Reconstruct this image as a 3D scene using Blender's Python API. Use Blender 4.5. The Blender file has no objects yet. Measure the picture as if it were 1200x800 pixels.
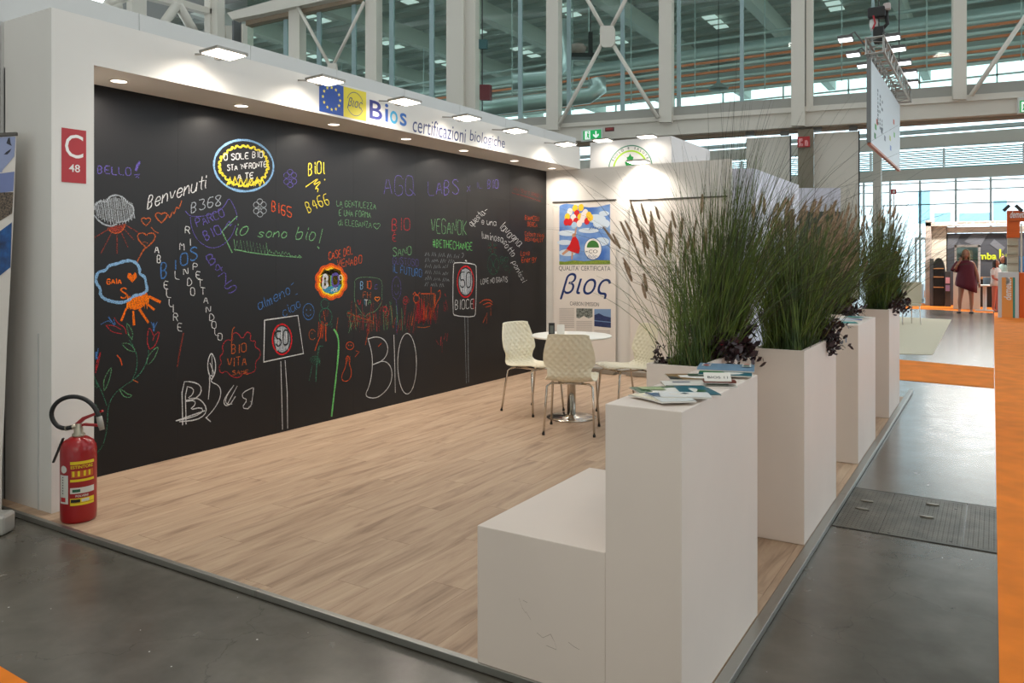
import bpy, bmesh, math, random
from mathutils import Vector, Matrix
random.seed(7)
R = math.radians
scn = bpy.context.scene
COL = scn.collection

# ---------------------------------------------------------------- camera
cam_d = bpy.data.cameras.new('camera'); cam = bpy.data.objects.new('camera', cam_d); COL.objects.link(cam)
cam.location = (0, 0, 1.5); cam.rotation_euler = (R(90), 0, R(31.65))
cam_d.sensor_width = 36; cam_d.lens = 920.5 / 1200 * 36; cam_d.shift_y = -98 / 1200
cam_d.clip_end = 300
scn.camera = cam
# ---------------------------------------------------------------- world: bright overcast daylight outside the halls
w = bpy.data.worlds.new('overcast'); scn.world = w; w.use_nodes = True
wn = w.node_tree.nodes; bg = wn['Background']
bg.inputs[0].default_value = (0.86, 0.95, 1.0, 1); bg.inputs[1].default_value = 2.9
scn.view_settings.view_transform = 'Standard'; scn.view_settings.look = 'None'
scn.view_settings.exposure = 0.0; scn.view_settings.gamma = 1; scn.view_settings.use_curve_mapping = False

def lamp(kind, name, loc, energy, color=(1, 1, 1), size=0.3, rot=(0, 0, 0), spot=None, blend=0.5, sy=None):
    d = bpy.data.lights.new(name, kind); d.energy = energy; d.color = color
    if kind == 'AREA':
        d.size = size
        if spot: d.shape = 'DISK'; d.spread = spot
        if sy: d.shape = 'RECTANGLE'; d.size_y = sy
    else:
        d.shadow_soft_size = size
    if kind == 'SPOT': d.spot_size = spot; d.spot_blend = blend
    o = bpy.data.objects.new(name, d); COL.objects.link(o); o.location = loc; o.rotation_euler = rot
    return o
def aim(o, target):
    o.rotation_euler = (Vector(target) - o.location).to_track_quat('-Z', 'Y').to_euler()

# top light added under the roof to brighten the stall, floodlights of the stall opposite (behind the camera)
for hx_, hy_ in ((-2.5, 1.5), (5.0, -2.5)): lamp('AREA', 'added_top_light', (hx_, hy_, 12.0), 130, (1, .94, .86), 0.9)
for fx_, fy_, fe_ in ((2.2, -2.8, 34), (-0.6, -3.4, 20)): aim(lamp('AREA', 'opposite_stall_floodlight', (fx_, fy_, 3.3), fe_, (1, .86, .72), 0.16, sy=.22), (-1.8, 3.0, .4))

# ---------------------------------------------------------------- reference rays (photo position -> direction from the camera)
F, HY = 920.5, 302.0
cF = Vector((-math.sin(R(31.65)), math.cos(R(31.65)), 0)); cR = Vector((math.cos(R(31.65)), math.sin(R(31.65)), 0)); cU = Vector((0, 0, 1))
C0 = Vector((0, 0, 1.5))
def ray(x, y): return cF + cR * ((x - 600) / F) + cU * ((HY - y) / F)
def oz(x, y, z): d = ray(x, y); return C0 + d * ((z - 1.5) / d.z)
def ox(x, y, X): d = ray(x, y); return C0 + d * (X / d.x)
def oy(x, y, Y): d = ray(x, y); return C0 + d * (Y / d.y)
def od(x, y, D): return C0 + ray(x, y) * D
def opl(x, y, p0, n): d = ray(x, y); return C0 + d * ((p0 - C0).dot(n) / d.dot(n))

# ---------------------------------------------------------------- materials
def lin(c):
    def f(v):
        v /= 255.0
        return v / 12.92 if v <= 0.04045 else ((v + 0.055) / 1.055) ** 2.4
    return (f(c[0]), f(c[1]), f(c[2]), 1)
MATS = {}
def mat(name, rgb, rough=0.6, metal=0.0, var=0.0, vscale=3.0, bump=0.0, bscale=40.0, spec=0.5, emit=0.0, objvar=0.0, two=None):
    if name in MATS: return MATS[name]
    m = bpy.data.materials.new(name); m.use_nodes = True
    nt = m.node_tree; b = nt.nodes['Principled BSDF']
    b.inputs['Base Color'].default_value = lin(rgb); b.inputs['Roughness'].default_value = rough
    b.inputs['Metallic'].default_value = metal; b.inputs['Specular IOR Level'].default_value = spec
    tc = nt.nodes.new('ShaderNodeTexCoord')
    if var > 0 or two:
        n = nt.nodes.new('ShaderNodeTexNoise'); n.inputs['Scale'].default_value = vscale; n.inputs['Detail'].default_value = 6
        nt.links.new(tc.outputs['Object'], n.inputs['Vector'])
        mx = nt.nodes.new('ShaderNodeMix'); mx.data_type = 'RGBA'
        mx.inputs['A'].default_value = lin(rgb)
        c2 = two if two else tuple(max(0, v * (1 - var)) for v in rgb)
        mx.inputs['B'].default_value = lin(c2)
        rp = nt.nodes.new('ShaderNodeMapRange'); rp.inputs[1].default_value = 0.35; rp.inputs[2].default_value = 0.65
        nt.links.new(n.outputs['Fac'], rp.inputs[0]); nt.links.new(rp.outputs[0], mx.inputs['Factor'])
        src = mx.outputs['Result']
        if objvar:
            oi = nt.nodes.new('ShaderNodeObjectInfo'); hs = nt.nodes.new('ShaderNodeHueSaturation')
            mr = nt.nodes.new('ShaderNodeMapRange'); mr.inputs[3].default_value = 1 - objvar; mr.inputs[4].default_value = 1 + objvar
            nt.links.new(oi.outputs['Random'], mr.inputs[0]); nt.links.new(mr.outputs[0], hs.inputs['Value'])
            nt.links.new(src, hs.inputs['Color']); src = hs.outputs['Color']
        nt.links.new(src, b.inputs['Base Color'])
    if bump > 0:
        n2 = nt.nodes.new('ShaderNodeTexNoise'); n2.inputs['Scale'].default_value = bscale; n2.inputs['Detail'].default_value = 4
        nt.links.new(tc.outputs['Object'], n2.inputs['Vector'])
        bp = nt.nodes.new('ShaderNodeBump'); bp.inputs['Strength'].default_value = bump; bp.inputs['Distance'].default_value = 0.01
        nt.links.new(n2.outputs['Fac'], bp.inputs['Height']); nt.links.new(bp.outputs['Normal'], b.inputs['Normal'])
    if emit > 0:
        b.inputs['Emission Color'].default_value = lin(rgb); b.inputs['Emission Strength'].default_value = emit
    MATS[name] = m
    return m

def mat_wood():
    m = bpy.data.materials.new('oak_laminate'); m.use_nodes = True; nt = m.node_tree; b = nt.nodes['Principled BSDF']
    tc = nt.nodes.new('ShaderNodeTexCoord'); mp = nt.nodes.new('ShaderNodeMapping'); mp.inputs['Scale'].default_value = (9, 0.9, 1)
    oi = nt.nodes.new('ShaderNodeObjectInfo'); cm = nt.nodes.new('ShaderNodeCombineXYZ'); sc = nt.nodes.new('ShaderNodeMath'); sc.operation = 'MULTIPLY'; sc.inputs[1].default_value = 37
    nt.links.new(oi.outputs['Random'], sc.inputs[0]); nt.links.new(sc.outputs[0], cm.inputs[0]); nt.links.new(sc.outputs[0], cm.inputs[1])
    nt.links.new(tc.outputs['Object'], mp.inputs['Vector']); nt.links.new(cm.outputs[0], mp.inputs['Location'])
    n = nt.nodes.new('ShaderNodeTexNoise'); n.inputs['Scale'].default_value = 1.6; n.inputs['Detail'].default_value = 9; n.inputs['Roughness'].default_value = 0.62; n.inputs['Distortion'].default_value = 0.7
    nt.links.new(mp.outputs[0], n.inputs['Vector'])
    r = nt.nodes.new('ShaderNodeValToRGB'); e = r.color_ramp.elements
    e[0].position = 0.28; e[0].color = lin((140, 114, 94)); e[1].position = 0.75; e[1].color = lin((200, 174, 147))
    k = e.new(0.46); k.color = lin((176, 148, 123))
    nt.links.new(n.outputs['Fac'], r.inputs[0])
    hs = nt.nodes.new('ShaderNodeHueSaturation'); mr = nt.nodes.new('ShaderNodeMapRange'); mr.inputs[3].default_value = 0.965; mr.inputs[4].default_value = 1.035
    nt.links.new(oi.outputs['Random'], mr.inputs[0]); nt.links.new(mr.outputs[0], hs.inputs['Value']); nt.links.new(r.outputs[0], hs.inputs['Color'])
    nt.links.new(hs.outputs[0], b.inputs['Base Color']); b.inputs['Roughness'].default_value = 0.45
    b.inputs['Specular IOR Level'].default_value = 0.3
    bp = nt.nodes.new('ShaderNodeBump'); bp.inputs['Strength'].default_value = 0.12; bp.inputs['Distance'].default_value = 0.004
    nt.links.new(n.outputs['Fac'], bp.inputs['Height']); nt.links.new(bp.outputs[0], b.inputs['Normal'])
    return m
WOOD = mat_wood()

def mat_concrete():
    m = bpy.data.materials.new('power_floated_concrete'); m.use_nodes = True; nt = m.node_tree; b = nt.nodes['Principled BSDF']; L = nt.links.new
    tc = nt.nodes.new('ShaderNodeTexCoord')
    n1 = nt.nodes.new('ShaderNodeTexNoise'); n1.inputs['Scale'].default_value = 0.9; n1.inputs['Detail'].default_value = 10; n1.inputs['Roughness'].default_value = 0.65
    n2 = nt.nodes.new('ShaderNodeTexNoise'); n2.inputs['Scale'].default_value = 6; n2.inputs['Detail'].default_value = 8; n2.inputs['Distortion'].default_value = 0.3
    L(tc.outputs['Object'], n1.inputs['Vector']); L(tc.outputs['Object'], n2.inputs['Vector'])
    r1 = nt.nodes.new('ShaderNodeValToRGB'); e = r1.color_ramp.elements
    e[0].position = 0.32; e[0].color = lin((76, 71, 63)); e[1].position = 0.68; e[1].color = lin((102, 98, 90))
    L(n1.outputs['Fac'], r1.inputs[0])
    # hairline cracks and scratches
    v = nt.nodes.new('ShaderNodeTexVoronoi'); v.feature = 'DISTANCE_TO_EDGE'; v.inputs['Scale'].default_value = 1.3
    nd = nt.nodes.new('ShaderNodeMix'); nd.data_type = 'VECTOR'; nd.inputs['Factor'].default_value = 0.22
    L(tc.outputs['Object'], nd.inputs['A']); L(n2.outputs['Color'], nd.inputs['B']); L(nd.outputs['Result'], v.inputs['Vector'])
    cr = nt.nodes.new('ShaderNodeMapRange'); cr.inputs[1].default_value = 0.0; cr.inputs[2].default_value = 0.004; cr.inputs[3].default_value = 0.72; cr.inputs[4].default_value = 1
    L(v.outputs['Distance'], cr.inputs[0])
    mr = nt.nodes.new('ShaderNodeMapRange'); mr.inputs[1].default_value = 0.15; mr.inputs[2].default_value = 0.85; mr.inputs[3].default_value = 0.80; mr.inputs[4].default_value = 1.2
    L(n2.outputs['Fac'], mr.inputs[0])
    mu = nt.nodes.new('ShaderNodeMath'); mu.operation = 'MULTIPLY'; L(cr.outputs[0], mu.inputs[0]); L(mr.outputs[0], mu.inputs[1])
    hs = nt.nodes.new('ShaderNodeHueSaturation'); L(mu.outputs[0], hs.inputs['Value']); L(r1.outputs[0], hs.inputs['Color'])
    # white paint specks
    v2 = nt.nodes.new('ShaderNodeTexVoronoi'); v2.inputs['Scale'].default_value = 11.0; L(tc.outputs['Object'], v2.inputs['Vector'])
    n3 = nt.nodes.new('ShaderNodeTexNoise'); n3.inputs['Scale'].default_value = 0.8; L(tc.outputs['Object'], n3.inputs['Vector'])
    t1 = nt.nodes.new('ShaderNodeMapRange'); t1.inputs[1].default_value = 0.5; t1.inputs[2].default_value = 0.62; t1.inputs[3].default_value = 0.0; t1.inputs[4].default_value = 0.05
    L(n3.outputs['Fac'], t1.inputs[0])
    lt = nt.nodes.new('ShaderNodeMath'); lt.operation = 'LESS_THAN'; L(v2.outputs['Distance'], lt.inputs[0]); L(t1.outputs[0], lt.inputs[1])
    mx = nt.nodes.new('ShaderNodeMix'); mx.data_type = 'RGBA'; mx.inputs['B'].default_value = lin((200, 198, 188))
    L(lt.outputs[0], mx.inputs['Factor']); L(hs.outputs[0], mx.inputs['A'])
    L(mx.outputs['Result'], b.inputs['Base Color'])
    rr = nt.nodes.new('ShaderNodeMapRange'); rr.inputs[1].default_value = 0.15; rr.inputs[2].default_value = 0.85; rr.inputs[3].default_value = 0.21; rr.inputs[4].default_value = 0.29; b.inputs['Specular IOR Level'].default_value = 0.75
    L(n2.outputs['Fac'], rr.inputs[0]); L(rr.outputs[0], b.inputs['Roughness'])
    bp = nt.nodes.new('ShaderNodeBump'); bp.inputs['Strength'].default_value = 0.025; bp.inputs['Distance'].default_value = 0.002
    L(n2.outputs['Fac'], bp.inputs['Height']); L(bp.outputs[0], b.inputs['Normal'])
    return m
CONC = mat_concrete()

def mat_chalk(name, rgb, dens=0.62):
    if name in MATS: return MATS[name]
    m = bpy.data.materials.new(name); m.use_nodes = True; nt = m.node_tree; b = nt.nodes['Principled BSDF']; L = nt.links.new
    b.inputs['Base Color'].default_value = lin(rgb); b.inputs['Roughness'].default_value = 0.95; b.inputs['Specular IOR Level'].default_value = 0.05
    tc = nt.nodes.new('ShaderNodeTexCoord'); n = nt.nodes.new('ShaderNodeTexNoise'); n.inputs['Scale'].default_value = 130; n.inputs['Detail'].default_value = 2
    L(tc.outputs['Object'], n.inputs['Vector'])
    mr = nt.nodes.new('ShaderNodeMapRange'); mr.inputs[1].default_value = 0.38; mr.inputs[2].default_value = 0.56; mr.inputs[3].default_value = dens * 0.75; mr.inputs[4].default_value = 1.0
    L(n.outputs['Fac'], mr.inputs[0]); L(mr.outputs[0], b.inputs['Alpha'])
    MATS[name] = m; return m

def mat_glass(name, tint, gloss=0.08, rough=0.02):
    if name in MATS: return MATS[name]
    m = bpy.data.materials.new(name); m.use_nodes = True; nt = m.node_tree; nt.nodes.clear(); L = nt.links.new
    o = nt.nodes.new('ShaderNodeOutputMaterial'); t = nt.nodes.new('ShaderNodeBsdfTransparent'); g = nt.nodes.new('ShaderNodeBsdfGlossy'); x = nt.nodes.new('ShaderNodeMixShader')
    t.inputs[0].default_value = lin(tint); g.inputs['Roughness'].default_value = rough; x.inputs[0].default_value = gloss
    L(t.outputs[0], x.inputs[1]); L(g.outputs[0], x.inputs[2]); L(x.outputs[0], o.inputs[0])
    MATS[name] = m; return m

# ---------------------------------------------------------------- mesh helpers
def wloc(o):
    v = Vector((0, 0, 0))
    while o is not None: v += Vector(o.location); o = o.parent
    return v
class MB:
    def __init__(s): s.v = []; s.f = []; s.uv = None
    def add(s, vs, fs):
        n = len(s.v); s.v += [Vector(p) for p in vs]; s.f += [tuple(i + n for i in f) for f in fs]; return s
    def box(s, x0, x1, y0, y1, z0, z1):
        return s.add([(x0, y0, z0), (x1, y0, z0), (x1, y1, z0), (x0, y1, z0), (x0, y0, z1), (x1, y0, z1), (x1, y1, z1), (x0, y1, z1)],
                     [(0, 3, 2, 1), (4, 5, 6, 7), (0, 1, 5, 4), (1, 2, 6, 5), (2, 3, 7, 6), (3, 0, 4, 7)])
    def obox(s, c, ax, ay, az, hx, hy, hz):
        c = Vector(c); vs = []
        for k in (-1, 1):
            for i, j in ((-1, -1), (1, -1), (1, 1), (-1, 1)): vs.append(c + ax * (i * hx) + ay * (j * hy) + az * (k * hz))
        return s.add(vs, [(0, 3, 2, 1), (4, 5, 6, 7), (0, 1, 5, 4), (1, 2, 6, 5), (2, 3, 7, 6), (3, 0, 4, 7)])
    def beam(s, a, b, wdt, hgt, up=Vector((0, 0, 1))):
        a = Vector(a); b = Vector(b); d = (b - a); L = d.length; d.normalize()
        sx = d.cross(up)
        if sx.length < 1e-4: sx = d.cross(Vector((1, 0, 0)))
        sx.normalize(); uz = sx.cross(d)
        return s.obox((a + b) / 2, d, sx, uz, L / 2, wdt / 2, hgt / 2)
    def tube(s, pts, r, n=8, cap=True):
        pts = [Vector(p) for p in pts]; m = len(pts); rs = r if isinstance(r, (list, tuple)) else [r] * m
        base = len(s.v); prev = None
        for i, p in enumerate(pts):
            d = (pts[min(i + 1, m - 1)] - pts[max(i - 1, 0)]).normalized()
            if prev is None:
                u = d.cross(Vector((0, 0, 1)))
                if u.length < 1e-3: u = d.cross(Vector((1, 0, 0)))
            else:
                u = prev - d * prev.dot(d)
            u.normalize(); prev = u; v = d.cross(u)
            for k in range(n):
                a = 2 * math.pi * k / n; s.v.append(p + u * (math.cos(a) * rs[i]) + v * (math.sin(a) * rs[i]))
        for i in range(m - 1):
            for k in range(n):
                a = base + i * n + k; b2 = base + i * n + (k + 1) % n
                s.f.append((a, b2, b2 + n, a + n))
        if cap:
            s.f.append(tuple(base + k for k in reversed(range(n)))); s.f.append(tuple(base + (m - 1) * n + k for k in range(n)))
        return s
    def lathe(s, prof, c=(0, 0, 0), n=24, sx=1, sy=1, cap=True):
        base = len(s.v); c = Vector(c); m = len(prof)
        for r, z in prof:
            for k in range(n):
                a = 2 * math.pi * k / n; s.v.append(c + Vector((r * math.cos(a) * sx, r * math.sin(a) * sy, z)))
        for i in range(m - 1):
            for k in range(n):
                a = base + i * n + k; b2 = base + i * n + (k + 1) % n
                s.f.append((a, b2, b2 + n, a + n))
        if cap and prof[0][0] > 1e-5: s.f.append(tuple(base + k for k in reversed(range(n))))
        if cap and prof[-1][0] > 1e-5: s.f.append(tuple(base + (m - 1) * n + k for k in range(n)))
        return s
    def prism(s, poly, ext):
        ext = Vector(ext); n = len(poly); base = len(s.v); s.v += [Vector(p) for p in poly] + [Vector(p) + ext for p in poly]
        s.f.append(tuple(base + i for i in reversed(range(n)))); s.f.append(tuple(base + n + i for i in range(n)))
        for i in range(n):
            j = (i + 1) % n; s.f.append((base + i, base + j, base + n + j, base + n + i))
        return s
    def grid(s, P, close=False):
        base = len(s.v); m = len(P); n = len(P[0])
        for row in P: s.v += [Vector(p) for p in row]
        for i in range(m - 1):
            for j in range(n if close else n - 1):
                j2 = (j + 1) % n; s.f.append((base + i * n + j, base + i * n + j2, base + (i + 1) * n + j2, base + (i + 1) * n + j))
        return s
    def build(s, name, m, parent=None, smooth=False, bevel=0.0, local=False, solid=0.0, sub=0, origin=None):
        off = Vector((0, 0, 0)) if local or parent is None else wloc(parent)
        og = Vector(origin) if origin is not None else Vector((0, 0, 0))
        me = bpy.data.meshes.new(name); me.from_pydata([tuple(p - off - og) for p in s.v], [], s.f)
        bm = bmesh.new(); bm.from_mesh(me); bmesh.ops.recalc_face_normals(bm, faces=bm.faces); bm.to_mesh(me); bm.free()
        o = bpy.data.objects.new(name, me); COL.objects.link(o); o.parent = parent; o.location = og
        for mm in (m if isinstance(m, (list, tuple)) else [m]): me.materials.append(mm)
        if smooth:
            for p in me.polygons: p.use_smooth = True
        if solid: md = o.modifiers.new('solid', 'SOLIDIFY'); md.thickness = solid; md.offset = 0
        if bevel: md = o.modifiers.new('bevel', 'BEVEL'); md.width = bevel; md.segments = 2; md.limit_method = 'ANGLE'
        if sub: md = o.modifiers.new('sub', 'SUBSURF'); md.levels = sub; md.render_levels = sub
        return o
def tag(o, label=None, cat=None, group=None, kind=None):
    if label: o['label'] = label
    if cat: o['category'] = cat
    if group: o['group'] = group
    if kind: o['kind'] = kind
    return o
def thing(name, label, cat, loc=(0, 0, 0), rotz=0, group=None):
    o = bpy.data.objects.new(name, None); COL.objects.link(o); o.location = loc; o.rotation_euler = (0, 0, rotz); o.empty_display_size = 0.1
    return tag(o, label, cat, group)
def copy_tree(o, parent=None):
    c = o.copy(); COL.objects.link(c); c.parent = parent
    for ch in o.children: copy_tree(ch, c)
    return c
def text_tris(body, font_size=1.0, shear=0.0, bold=0.0, spacing=1.0):
    cu = bpy.data.curves.new('t', 'FONT'); cu.body = body; cu.size = font_size; cu.shear = shear; cu.offset = bold; cu.space_character = spacing; cu.resolution_u = 3
    o = bpy.data.objects.new('t', cu); COL.objects.link(o)
    dg = bpy.context.evaluated_depsgraph_get(); me = bpy.data.meshes.new_from_object(o.evaluated_get(dg))
    vs = [v.co.copy() for v in me.vertices]; fs = [tuple(p.vertices) for p in me.polygons]
    bpy.data.objects.remove(o); bpy.data.curves.remove(cu); bpy.data.meshes.remove(me)
    return vs, fs
def text_on(mb, body, o, ux, uy, width, height=None, shear=0.0, bold=0.0, spacing=1.0, lift=Vector((0, 0, 0))):
    """flat lettering: o = lower left corner of the ink, ux / uy unit vectors, width and height of the ink"""
    vs, fs = text_tris(body, 1.0, shear, bold, spacing)
    x0 = min(v.x for v in vs); x1 = max(v.x for v in vs); y0 = min(v.y for v in vs); y1 = max(v.y for v in vs)
    sx = width / (x1 - x0); sy = sx if height is None else height / (y1 - y0)
    mb.add([Vector(o) + ux * ((v.x - x0) * sx) + uy * ((v.y - y0) * sy) + lift for v in vs], fs)
    return mb
X, Y, Z = Vector((1, 0, 0)), Vector((0, 1, 0)), Vector((0, 0, 1))

WHITE = mat('matt_white_paint', (226, 222, 216), 0.55, var=0.02, vscale=1.2)
WHITEP = mat('white_laminate_planter', (228, 214, 203), 0.5, var=0.025, vscale=1.5)  # warm cast of the light mixed into the white base colour
GREYW = mat('pale_grey_panel', (196, 196, 194), 0.55)
BEIGE = mat('painted_steel_cream', (212, 206, 194), 0.5)
STEEL = mat('chrome', (205, 200, 192), 0.16, 1.0)
ALU = mat('brushed_aluminium', (168, 166, 160), 0.38, 0.9)
DARKM = mat('dark_grey_metal', (60, 60, 60), 0.5, 0.3)
BLACKP = mat('black_plastic', (18, 18, 18), 0.45)
LED = mat('lit_led_panel', (255, 244, 228), 0.5, emit=14)
GROUND = -0.03
# ================================================================ STRUCTURE: hall floor, platform, stall walls
tag(MB().box(-60, 40, -8, 75, -0.4, GROUND).build('floor', CONC), kind='structure')

plat = thing('platform', 'low stall platform laid with greyish oak laminate planks', 'platform', (-3.05, 5.9, GROUND))
MB().box(-5.3, -0.85, 2.43, 9.45, GROUND, -0.013).build('deck', BLACKP, plat)
pw = 0.192; x = -5.3; row = 0
while x < -0.851:
    x1 = min(x + pw, -0.85); y = 2.43 - ((row * 0.53) % 1.28)
    while y < 9.44:
        a, b = max(y, 2.43), min(y + 1.28, 9.44)
        if b - a > 0.004:
            MB().box(x + 0.0007, x1 - 0.0007, a + 0.0007, b - 0.0007, -0.0125, 0).build('plank', WOOD, plat, origin=((x + x1) / 2 - plat.location.x, (a + b) / 2 - plat.location.y, 0))
        y += 1.28
    x = x1; row += 1
# aluminium edging round the platform, in lengths
fe = thing('edge_trim', 'aluminium edging strip along the front of the wooden platform', 'trim', (-3.2, 2.42, GROUND))
for a, b in ((-6.6, -4.75), (-4.75, -2.84), (-2.84, -0.80)):
    MB().box(a + 0.001, b - 0.001, 2.403, 2.43, GROUND + 0.004, 0.003).build('edge_strip', ALU, fe, bevel=0.002)
re_ = thing('edge_trim', 'aluminium edging strip along the aisle side of the platform, under the planters', 'trim', (-0.82, 6, GROUND))
for a, b in ((2.43, 5.35), (5.35, 7.9), (7.9, 9.99)):
    MB().box(-0.848, -0.802, a + 0.001, b - 0.001, GROUND + 0.004, 0.003).build('edge_strip', ALU, re_, bevel=0.002)

# stall long wall (left): panel wall, corner pier, header with soffit
wl = tag(MB().box(-5.27, -5.247, 2.505, 9.44, 0, 2.97).build('wall_left', WHITE), kind='structure')
MB().box(-5.27, -4.718, 2.505, 2.76, 0, 2.683).build('pier', WHITE, wl)
MB().box(-5.247, -4.7185, 2.505, 9.385, 2.683, 2.97).build('header', WHITE, wl)
MB().box(-5.27, -5.262, 2.49, 2.505, 0, 2.97).build('corner_post', GREYW, wl)
MB().box(-4.86, -4.85, 2.498, 2.505, 0, 1.05).build('joint_cover', GREYW, wl)
# taller partition of the next stall, showing above the header, in one metre panels
pt = thing('partition', 'tall pale grey panel partition showing above the white stall header', 'partition', (-5.32, 5, GROUND))
k = 0; y = -0.57
while y < 10.3:
    MB().box(-5.335, -5.295, y + 0.0015, min(y + 1.0, 10.40) - 0.0015, GROUND, 3.272).build('panel', GREYW, pt); y += 1.001
# back wall
wb = tag(MB().box(-5.235, -2.70, 9.388, 9.43, 0, 2.686).build('wall_back', WHITE), kind='structure')
for xx in (-5.1, -4.0, -3.03): MB().box(xx - 0.0012, xx + 0.0012, 9.3865, 9.388, 0, 2.68).build('seam', GREYW, wb)
MB().box(-5.2, -2.75, 9.36, 9.388, 0.0, 0.05).build('skirting', mat('grey_skirting', (150, 146, 140), 0.5), wb)

# ---------------------------------------------------------------- blackboard
BX = -5.235
board = thing('blackboard', 'wall-sized black chalkboard covered in coloured chalk drawings and writing', 'blackboard', (BX, 6, 0))
BLK = mat('blackboard_film', (21, 19, 20), 0.42, var=0.12, vscale=0.7, spec=0.3)
ys = [2.76 + i * (9.386 - 2.76) / 7 for i in range(8)]
for a, b in zip(ys[:-1], ys[1:]): MB().box(BX - 0.011, BX, a + 0.0004, b - 0.0004, 0.0, 2.683).build('board_panel', BLK, board)

# ---------------------------------------------------------------- downlights in the soffit
yd = [3.09, 4.09, 5.09, 6.09, 7.08, 8.15, 9.10]
for i, y in enumerate(yd):
    where = ('nearest the white corner pier', 'second from the corner pier', 'third from the corner pier', 'middle one of seven', 'third from the far end', 'second from the far end', 'at the far end by the back wall')[i]
    t = thing('downlight', 'round recessed spotlight in the blackboard soffit, ' + where, 'light', (-4.99, y, 2.683), group='recessed soffit lights')
    MB().lathe([(0.062, -0.004), (0.062, 0.0), (0.05, -0.001), (0.05, -0.006), (0.062, -0.004)], (-4.99, y, 2.682), 24, cap=False).build('trim_ring', WHITE, t, smooth=True)
    MB().lathe([(0.0, -0.003), (0.05, -0.003), (0.05, -0.001), (0, -0.001)], (-4.99, y, 2.683), 24).build('lens', mat('lit_lens', (255, 240, 222), 0.5, emit=6), t)
    l = lamp('AREA', 'downlight_beam', (0, 0, 0), 7, (1, 0.9, 0.78), 0.09, spot=R(150)); l.parent = t; l.location = (0, 0, -0.0075)

# ---------------------------------------------------------------- arm floodlights on the header
def arm_light(loc, tgt, label, energy, flip=1, group=None, dirv=X):
    """loc: centre of lit face; arm goes back to the wall along -dirv"""
    t = thing('arm_floodlight', label, 'light', loc, group=group)
    c = Vector(loc); side = dirv.cross(Z).normalized(); tl = R(5)
    d = (dirv * math.cos(tl) + Z * math.sin(tl) * 0.55).normalized(); n = d.cross(side).normalized()
    if n.z > 0: n = -n
    MB().obox(c - n * 0.012, d, side, n, 0.095, 0.125, 0.010).build('housing', mat('lamp_housing', (150, 146, 138), 0.4, 0.5), t, bevel=0.004)
    MB().obox(c + n * 0.0005, d, side, n, 0.082, 0.112, 0.001).build('diffuser', LED, t)
    MB().obox(c - d * 0.12 - n * 0.014 - side * 0.06, d, side, n, 0.03, 0.02, 0.012).build('driver_box', mat('lamp_housing', (150, 146, 138)), t)
    e = c - d * 0.1; e2 = e - dirv * 0.20; e2.z = c.z + 0.045
    MB().tube([e - side * .06, (e + e2 - side * .12) / 2 + Z * 0.02, e2, e2 - dirv * 0.03 - Z * 0.05], 0.007, 8).build('arm', ALU, t, smooth=True)
    l = lamp('AREA', 'floodlight_beam', (0, 0, 0), energy, (1, 0.92, 0.82), 0.15, sy=0.21); l.data.spread = R(125); l.parent = t; l.location = n * 0.006
    l.rotation_euler = (Vector(tgt) - c).to_track_quat('-Z', 'Y').to_euler()
    return t
yl = [3.48, 4.42, 5.38, 6.33, 7.24, 8.41]
wh = ['nearest the corner pier', 'just above the blue flag', 'above the large blue lettering', 'above the middle of the lettering', 'past the lettering', 'at its far end']
for y, s in zip(yl, wh):
    arm_light((-4.42, y, 2.865), (-4.62, y, 2.4), 'flat floodlight on a short arm over the header, ' + s, 6.5, group='floodlights along the white header')
arm_light((oy(748, 197, 9.17).x, 9.17, 2.69), (oy(748, 197, 9.17).x, 9.34, 2.2), 'flat floodlight on the top edge of the back wall behind the table', 16, dirv=-Y)

# ---------------------------------------------------------------- signs on the header (plane X = -4.718)
FX = -4.7175
def fp(px, py, lift=0.0): return ox(px, py, FX + lift)
BLUE = mat('flag_blue', (22, 72, 160), 0.5); YEL = mat('sign_yellow', (226, 208, 40), 0.5); STAR = mat('star_yellow', (250, 232, 90), 0.5); NAVY = mat('print_navy', (26, 52, 112), 0.5)
def rect_on(mb, y0, y1, z0, z1, x): return mb.add([(x, y0, z0), (x, y1, z0), (x, y1, z1), (x, y0, z1)], [(0, 1, 2, 3)])
def thin(mb, y0, y1, z0, z1, x): return mb.box(x - 0.0008, x, y0, y1, z0, z1)
ya, yb, yc = fp(374, 100).y, fp(402.5, 106).y, fp(429, 112).y
z0, z1 = 2.70, 2.955
t = thing('flag_sign', 'square blue sign with a circle of twelve yellow stars on the header', 'sign', (FX, (ya + yb) / 2, z0))
thin(MB(), ya, yb, z0, z1, FX + 0.001).build('field', BLUE, t)
m = MB(); cy_, cz_ = (ya + yb) / 2, (z0 + z1) / 2
for i in range(12):
    a = i * math.pi / 6; py, pz = cy_ + 0.092 * math.sin(a) * (yb - ya) / 0.26, cz_ + 0.092 * math.cos(a); vs = []
    for j in range(10):
        rr = 0.017 if j % 2 == 0 else 0.007; b_ = math.pi / 2 + j * math.pi / 5; vs.append((FX + 0.0018, py + rr * math.cos(b_), pz + rr * math.sin(b_)))
    m.add(vs + [(FX + 0.0018, py, pz)], [(j, (j + 1) % 10, 10) for j in range(10)])
m.build('stars', STAR, t)
t = thing('logo_sign', 'square yellow sign with blue Greek lettering inside a ring', 'sign', (FX, (yb + yc) / 2, z0))
thin(MB(), yb + 0.001, yc, z0, z1, FX + 0.001).build('field', YEL, t)
cy_ = (yb + yc) / 2; m = MB()
for s0, s1 in ((20, 160), (200, 340)):
    A = [R(s0 + (s1 - s0) * i / 24) for i in range(25)]
    m.grid([[(FX + 0.002, cy_ + q * math.cos(a), cz_ + q * math.sin(a)) for a in A] for q in (0.098, 0.103)])
m.build('ring', NAVY, t)
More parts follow.
